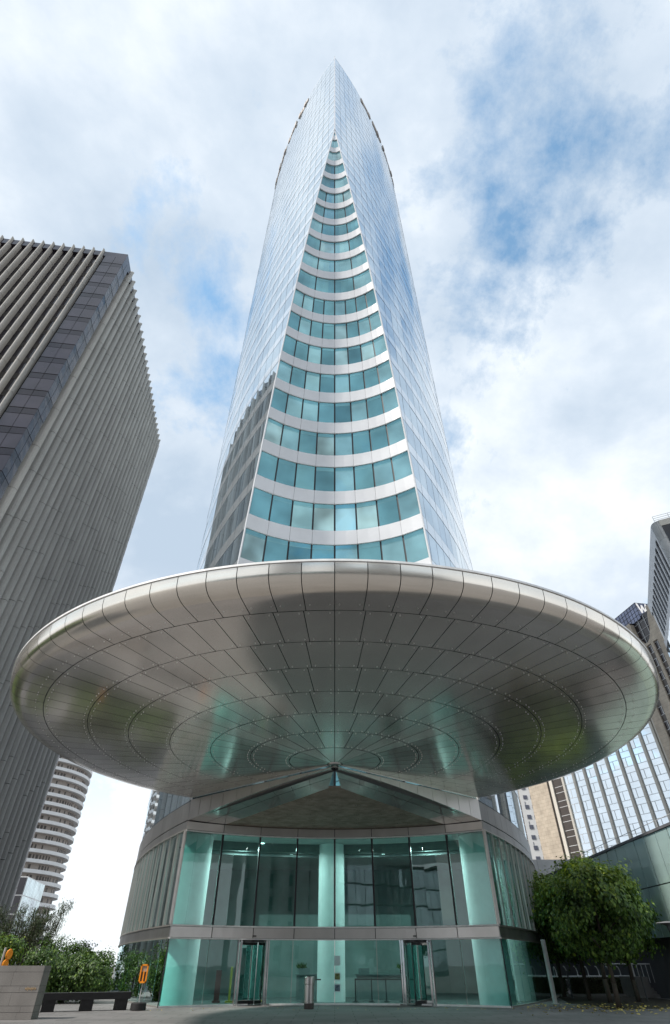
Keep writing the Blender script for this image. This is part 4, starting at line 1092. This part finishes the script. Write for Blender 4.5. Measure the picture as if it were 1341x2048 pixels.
# orange sign behind the wall
og = empty('road_sign', (-16.6,34.8,0), 'orange sign seen edge-on on a grey pole behind the granite wall', 'sign')
w = MB(); w.cyl((-16.75,34.8,0),(-16.75,34.8,2.25),.05,n=10); w.build('pole', M['rail'], og)
w = MB(); w.lathe([(0,-.03),(.22,-.03),(.24,0),(.22,.03),(0,.03)], (0,0,0), 20)
for i, v in enumerate(w.v): x_, y_, z_ = v; w.v[i] = (-16.45+z_*1.2+x_*.35, 34.75+x_*.6, 1.98+y_*.9)
n0 = len(w.v); w.lathe([(0,-.03),(.2,-.03),(.22,0),(.2,.03),(0,.03)], (0,0,0), 20)
for i in range(n0, len(w.v)): x_, y_, z_ = w.v[i]; w.v[i] = (-16.5+z_*1.2+x_*.35, 34.75+x_*.6, 1.60+y_*.9)
w.build('plate', M['orange'], og)

# ------------------------------------------------------------------ what stands behind the viewer and shows only in the glass
ap = empty('arched_apartment_block', (24,-48,0), 'pale apartment block with arched bays, mirrored in the lobby glass', 'apartment block')
w = MB(); w.b2(4,46,-58,-48,0,27); w.build('wall', M['pale_stone'], ap)
w = MB()
for c in range(9):
    for f in range(7):
        x = 7+c*4.6; z_ = 2.2+f*3.6; w.b2(x-1.1,x+1.1,-48.0,-47.9,z_,z_+2.0); w.lathe([(0,0),(1.1,0)], (x,-47.93,z_+2.0), 12)
for i, v in enumerate(w.v):
    pass
w.build('window', M['dark_glass'], ap)
w = MB()
for c in range(9): x = 7+c*4.6; w.lathe([(1.9,0),(1.9,26)], (x+2.3,-48.2,.5), 20)
w.build('bay', M['pale_stone'], ap)
ob_ = empty('dark_glass_block', (-25,-45,0), 'dark glass block with light mullions, mirrored in the lobby glass', 'office building')
w = MB(); w.b2(-50,1,-60,-46,0,17); w.build('wall', M['brownwall'], ob_)
w = MB()
for c in range(34):
    for f in range(5): x = -50+c*1.5; w.wallpanel((x+1.42,-46),(x,-46), .6+f*3.2, .6+f*3.2+2.9, (0,1), .08,.05,.02)
w.build('glazing', M['silver_glass'], ob_)
for x, y, wx, h, lab in ((-34,-120,9,95,'tall slab tower far behind, mirrored in the tower front'),(4,-150,8,120,'tallest tower far behind, mirrored in the tower front'),(36,-110,7,80,'slim tower far behind, mirrored in the tower front')):
    e = empty('distant_tower', (x,y,0), lab, 'office tower'); w = MB(); w.prism([(x-wx,y-wx),(x+wx,y-wx),(x+wx,y+wx),(x-wx,y+wx)],0,h); w.prism([(x-wx*.6,y-wx*.6),(x+wx*.6,y-wx*.6),(x+wx*.2,y+wx*.6),(x-wx*.2,y+wx*.6)],h,h+10); w.build('wall', M['grey_wall'], e)
# garden trees left of the plaza, mirrored green in the canopy
for i, (x, y) in enumerate(((-25,31),(-31,35),(-22,16),(-30,24),(25.5,29),(27,22))):
    o = copy_tree(objs[i%2]); o.location = (x,y,0); o.rotation_euler.z = i*1.3; o.scale = (1.5,1.5,1.35); o['label'] = 'plaza tree mirrored green in the steel canopy'; o['group'] = 'plaza trees mirrored in the canopy'

# ------------------------------------------------------------------ sky, sun, camera
SUN_EL, SUN_AZ = radians(47), radians(-116)     # azimuth from +Y towards +X
sd = Vector((sin(SUN_AZ)*cos(SUN_EL), cos(SUN_AZ)*cos(SUN_EL), sin(SUN_EL)))
l = bpy.data.lights.new('sun','SUN'); l.energy = 3.2; l.angle = radians(4); l.color = (1,.94,.86)
o = bpy.data.objects.new('sun', l); COL.objects.link(o); o.rotation_euler = (-sd).to_track_quat('-Z','Y').to_euler(); o.location = (0,0,200)
W = bpy.data.worlds.new('World'); S.world = W; W.use_nodes = True; nt = W.node_tree; L = nt.links
for n in list(nt.nodes): nt.nodes.remove(n)
out = N(nt,'OutputWorld'); bg_ = N(nt,'Background'); bg_.inputs['Strength'].default_value = .1; L.new(bg_.outputs[0], out.inputs[0])
sk = N(nt,'TexSky', sky_type='NISHITA'); sk.sun_disc = False; sk.sun_elevation = SUN_EL; sk.sun_rotation = SUN_AZ; sk.dust_density = .6; sk.ozone_density = 1.5
tc = N(nt,'TexCoord'); sx = N(nt,'SeparateXYZ'); L.new(tc.outputs['Generated'], sx.inputs[0])
def MA(op, a, b=None, c=None, clamp=False):
    n = N(nt,'Math', operation=op, use_clamp=clamp)
    for i, v in enumerate((a,b,c)):
        if v is None: continue
        if isinstance(v,(int,float)): n.inputs[i].default_value = v
        else: L.new(v, n.inputs[i])
    return n.outputs[0]
zc_ = MA('MAXIMUM', sx.outputs[2], 0.0); den = MA('ADD', zc_, .50)
cx = MA('DIVIDE', sx.outputs[0], den); cy = MA('DIVIDE', sx.outputs[1], den)
cb = N(nt,'CombineXYZ'); L.new(cx, cb.inputs[0]); L.new(cy, cb.inputs[1])
def cn(scale, det, rough, dist, off, st=(1,1,1)):
    mp = N(nt,'Mapping'); mp.inputs['Location'].default_value = off; mp.inputs['Scale'].default_value = st; L.new(cb.outputs[0], mp.inputs[0])
    n = N(nt,'TexNoise'); n.inputs['Scale'].default_value = scale; n.inputs['Detail'].default_value = det; n.inputs['Roughness'].default_value = rough; n.inputs['Distortion'].default_value = dist
    L.new(mp.outputs[0], n.inputs['Vector']); return n.outputs['Fac']
SKYOFF = (3.3,1.7,0)
cov = cn(3.1, 12, .66, .12, SKYOFF, (1,.85,1))
HOLES = [((930,625),6,.16),((1120,430),7,.14),((1040,540),7,.16),((960,240),4,.05),((640,70),6,.06),((1150,500),6,.12),((430,810),5,.10),((60,250),10,.05),((130,1730),9,.08),((470,570),4,.08),((830,400),3,.06)]
def pdir(x, y):
    f_ = sqrt((1930.-1024)*(1024+200)); t_ = math.atan((1930.-1024)/f_); v_ = (1024-y)/f_
    return Vector(((x-670)/f_, cos(t_)-v_*sin(t_), sin(t_)+v_*cos(t_))).normalized()
cov = MA('ADD', cov, .045); hole = 0.0
for (hx, hy), deg, wgt in HOLES:
    dp = N(nt,'VectorMath', operation='DOT_PRODUCT'); L.new(tc.outputs['Generated'], dp.inputs[0]); dp.inputs[1].default_value = pdir(hx,hy)
    mr_ = N(nt,'MapRange', interpolation_type='SMOOTHSTEP'); mr_.inputs['From Min'].default_value = cos(radians(deg*1.6)); mr_.inputs['From Max'].default_value = 1.0; mr_.inputs['To Max'].default_value = wgt
    L.new(dp.outputs['Value'], mr_.inputs[0]); hole = MA('MAXIMUM', mr_.outputs[0], hole)
fineb = cn(5.5, 8, .6, .4, (9.1,2.2,0))
hole = MA('MULTIPLY', hole, MA('MULTIPLY_ADD', fineb, 3.2, -.75, True))
cov = MA('SUBTRACT', cov, hole)
cover = ramp(nt, cov, [(.335,g3(0)),(.485,g3(1))])
hz = N(nt,'MapRange'); hz.inputs['From Min'].default_value = .55; hz.inputs['From Max'].default_value = .12; hz.inputs['To Min'].default_value = 0; hz.inputs['To Max'].default_value = .9; L.new(sx.outputs[2], hz.inputs[0])
cov2 = MA('MAXIMUM', cover, hz.outputs[0])
shade = cn(2.4, 9, .58, .1, (7.1,4.2,0))
ccol = ramp(nt, shade, [(.37,(3.9,4.75,5.75)),(.50,(5.2,5.9,6.7)),(.63,(7.2,7.6,7.95))])
white = N(nt,'MixRGB'); L.new(hz.outputs[0], white.inputs[0]); L.new(ccol, white.inputs[1]); white.inputs[2].default_value = (7.6,7.95,8.4,1)
skb = N(nt,'MixRGB', blend_type='MULTIPLY'); skb.inputs[0].default_value = 1; L.new(sk.outputs[0], skb.inputs[1]); skb.inputs[2].default_value = (2.1,2.4,2.1,1)
mx = N(nt,'MixRGB'); L.new(cov2, mx.inputs[0]); L.new(skb.outputs[0], mx.inputs[1]); L.new(white.outputs[0], mx.inputs[2])
L.new(mx.outputs[0], bg_.inputs[0])

cam = bpy.data.cameras.new('camera'); co = bpy.data.objects.new('camera', cam); COL.objects.link(co); S.camera = co
HOR, ZEN, PY, HH = 1930., -200., 1024., 2048.
fpx = sqrt((HOR-PY)*(PY-ZEN)); pitch = math.atan((HOR-PY)/fpx)
cam.sensor_fit = 'VERTICAL'; cam.sensor_height = 36; cam.lens = fpx/HH*36; cam.clip_end = 3000; cam.clip_start = .1
cam.shift_x = .0003
co.location = (0,0,1.57); co.rotation_euler = (pi/2+pitch,0,0)
S.view_settings.view_transform = 'Standard'; S.view_settings.look = 'None'; S.view_settings.exposure = .52; S.view_settings.gamma = 1
S.render.engine = 'CYCLES'; S.cycles.max_bounces = 10; S.cycles.transparent_max_bounces = 16; S.cycles.glossy_bounces = 6; S.cycles.sample_clamp_indirect = 6; S.cycles.use_denoising = True
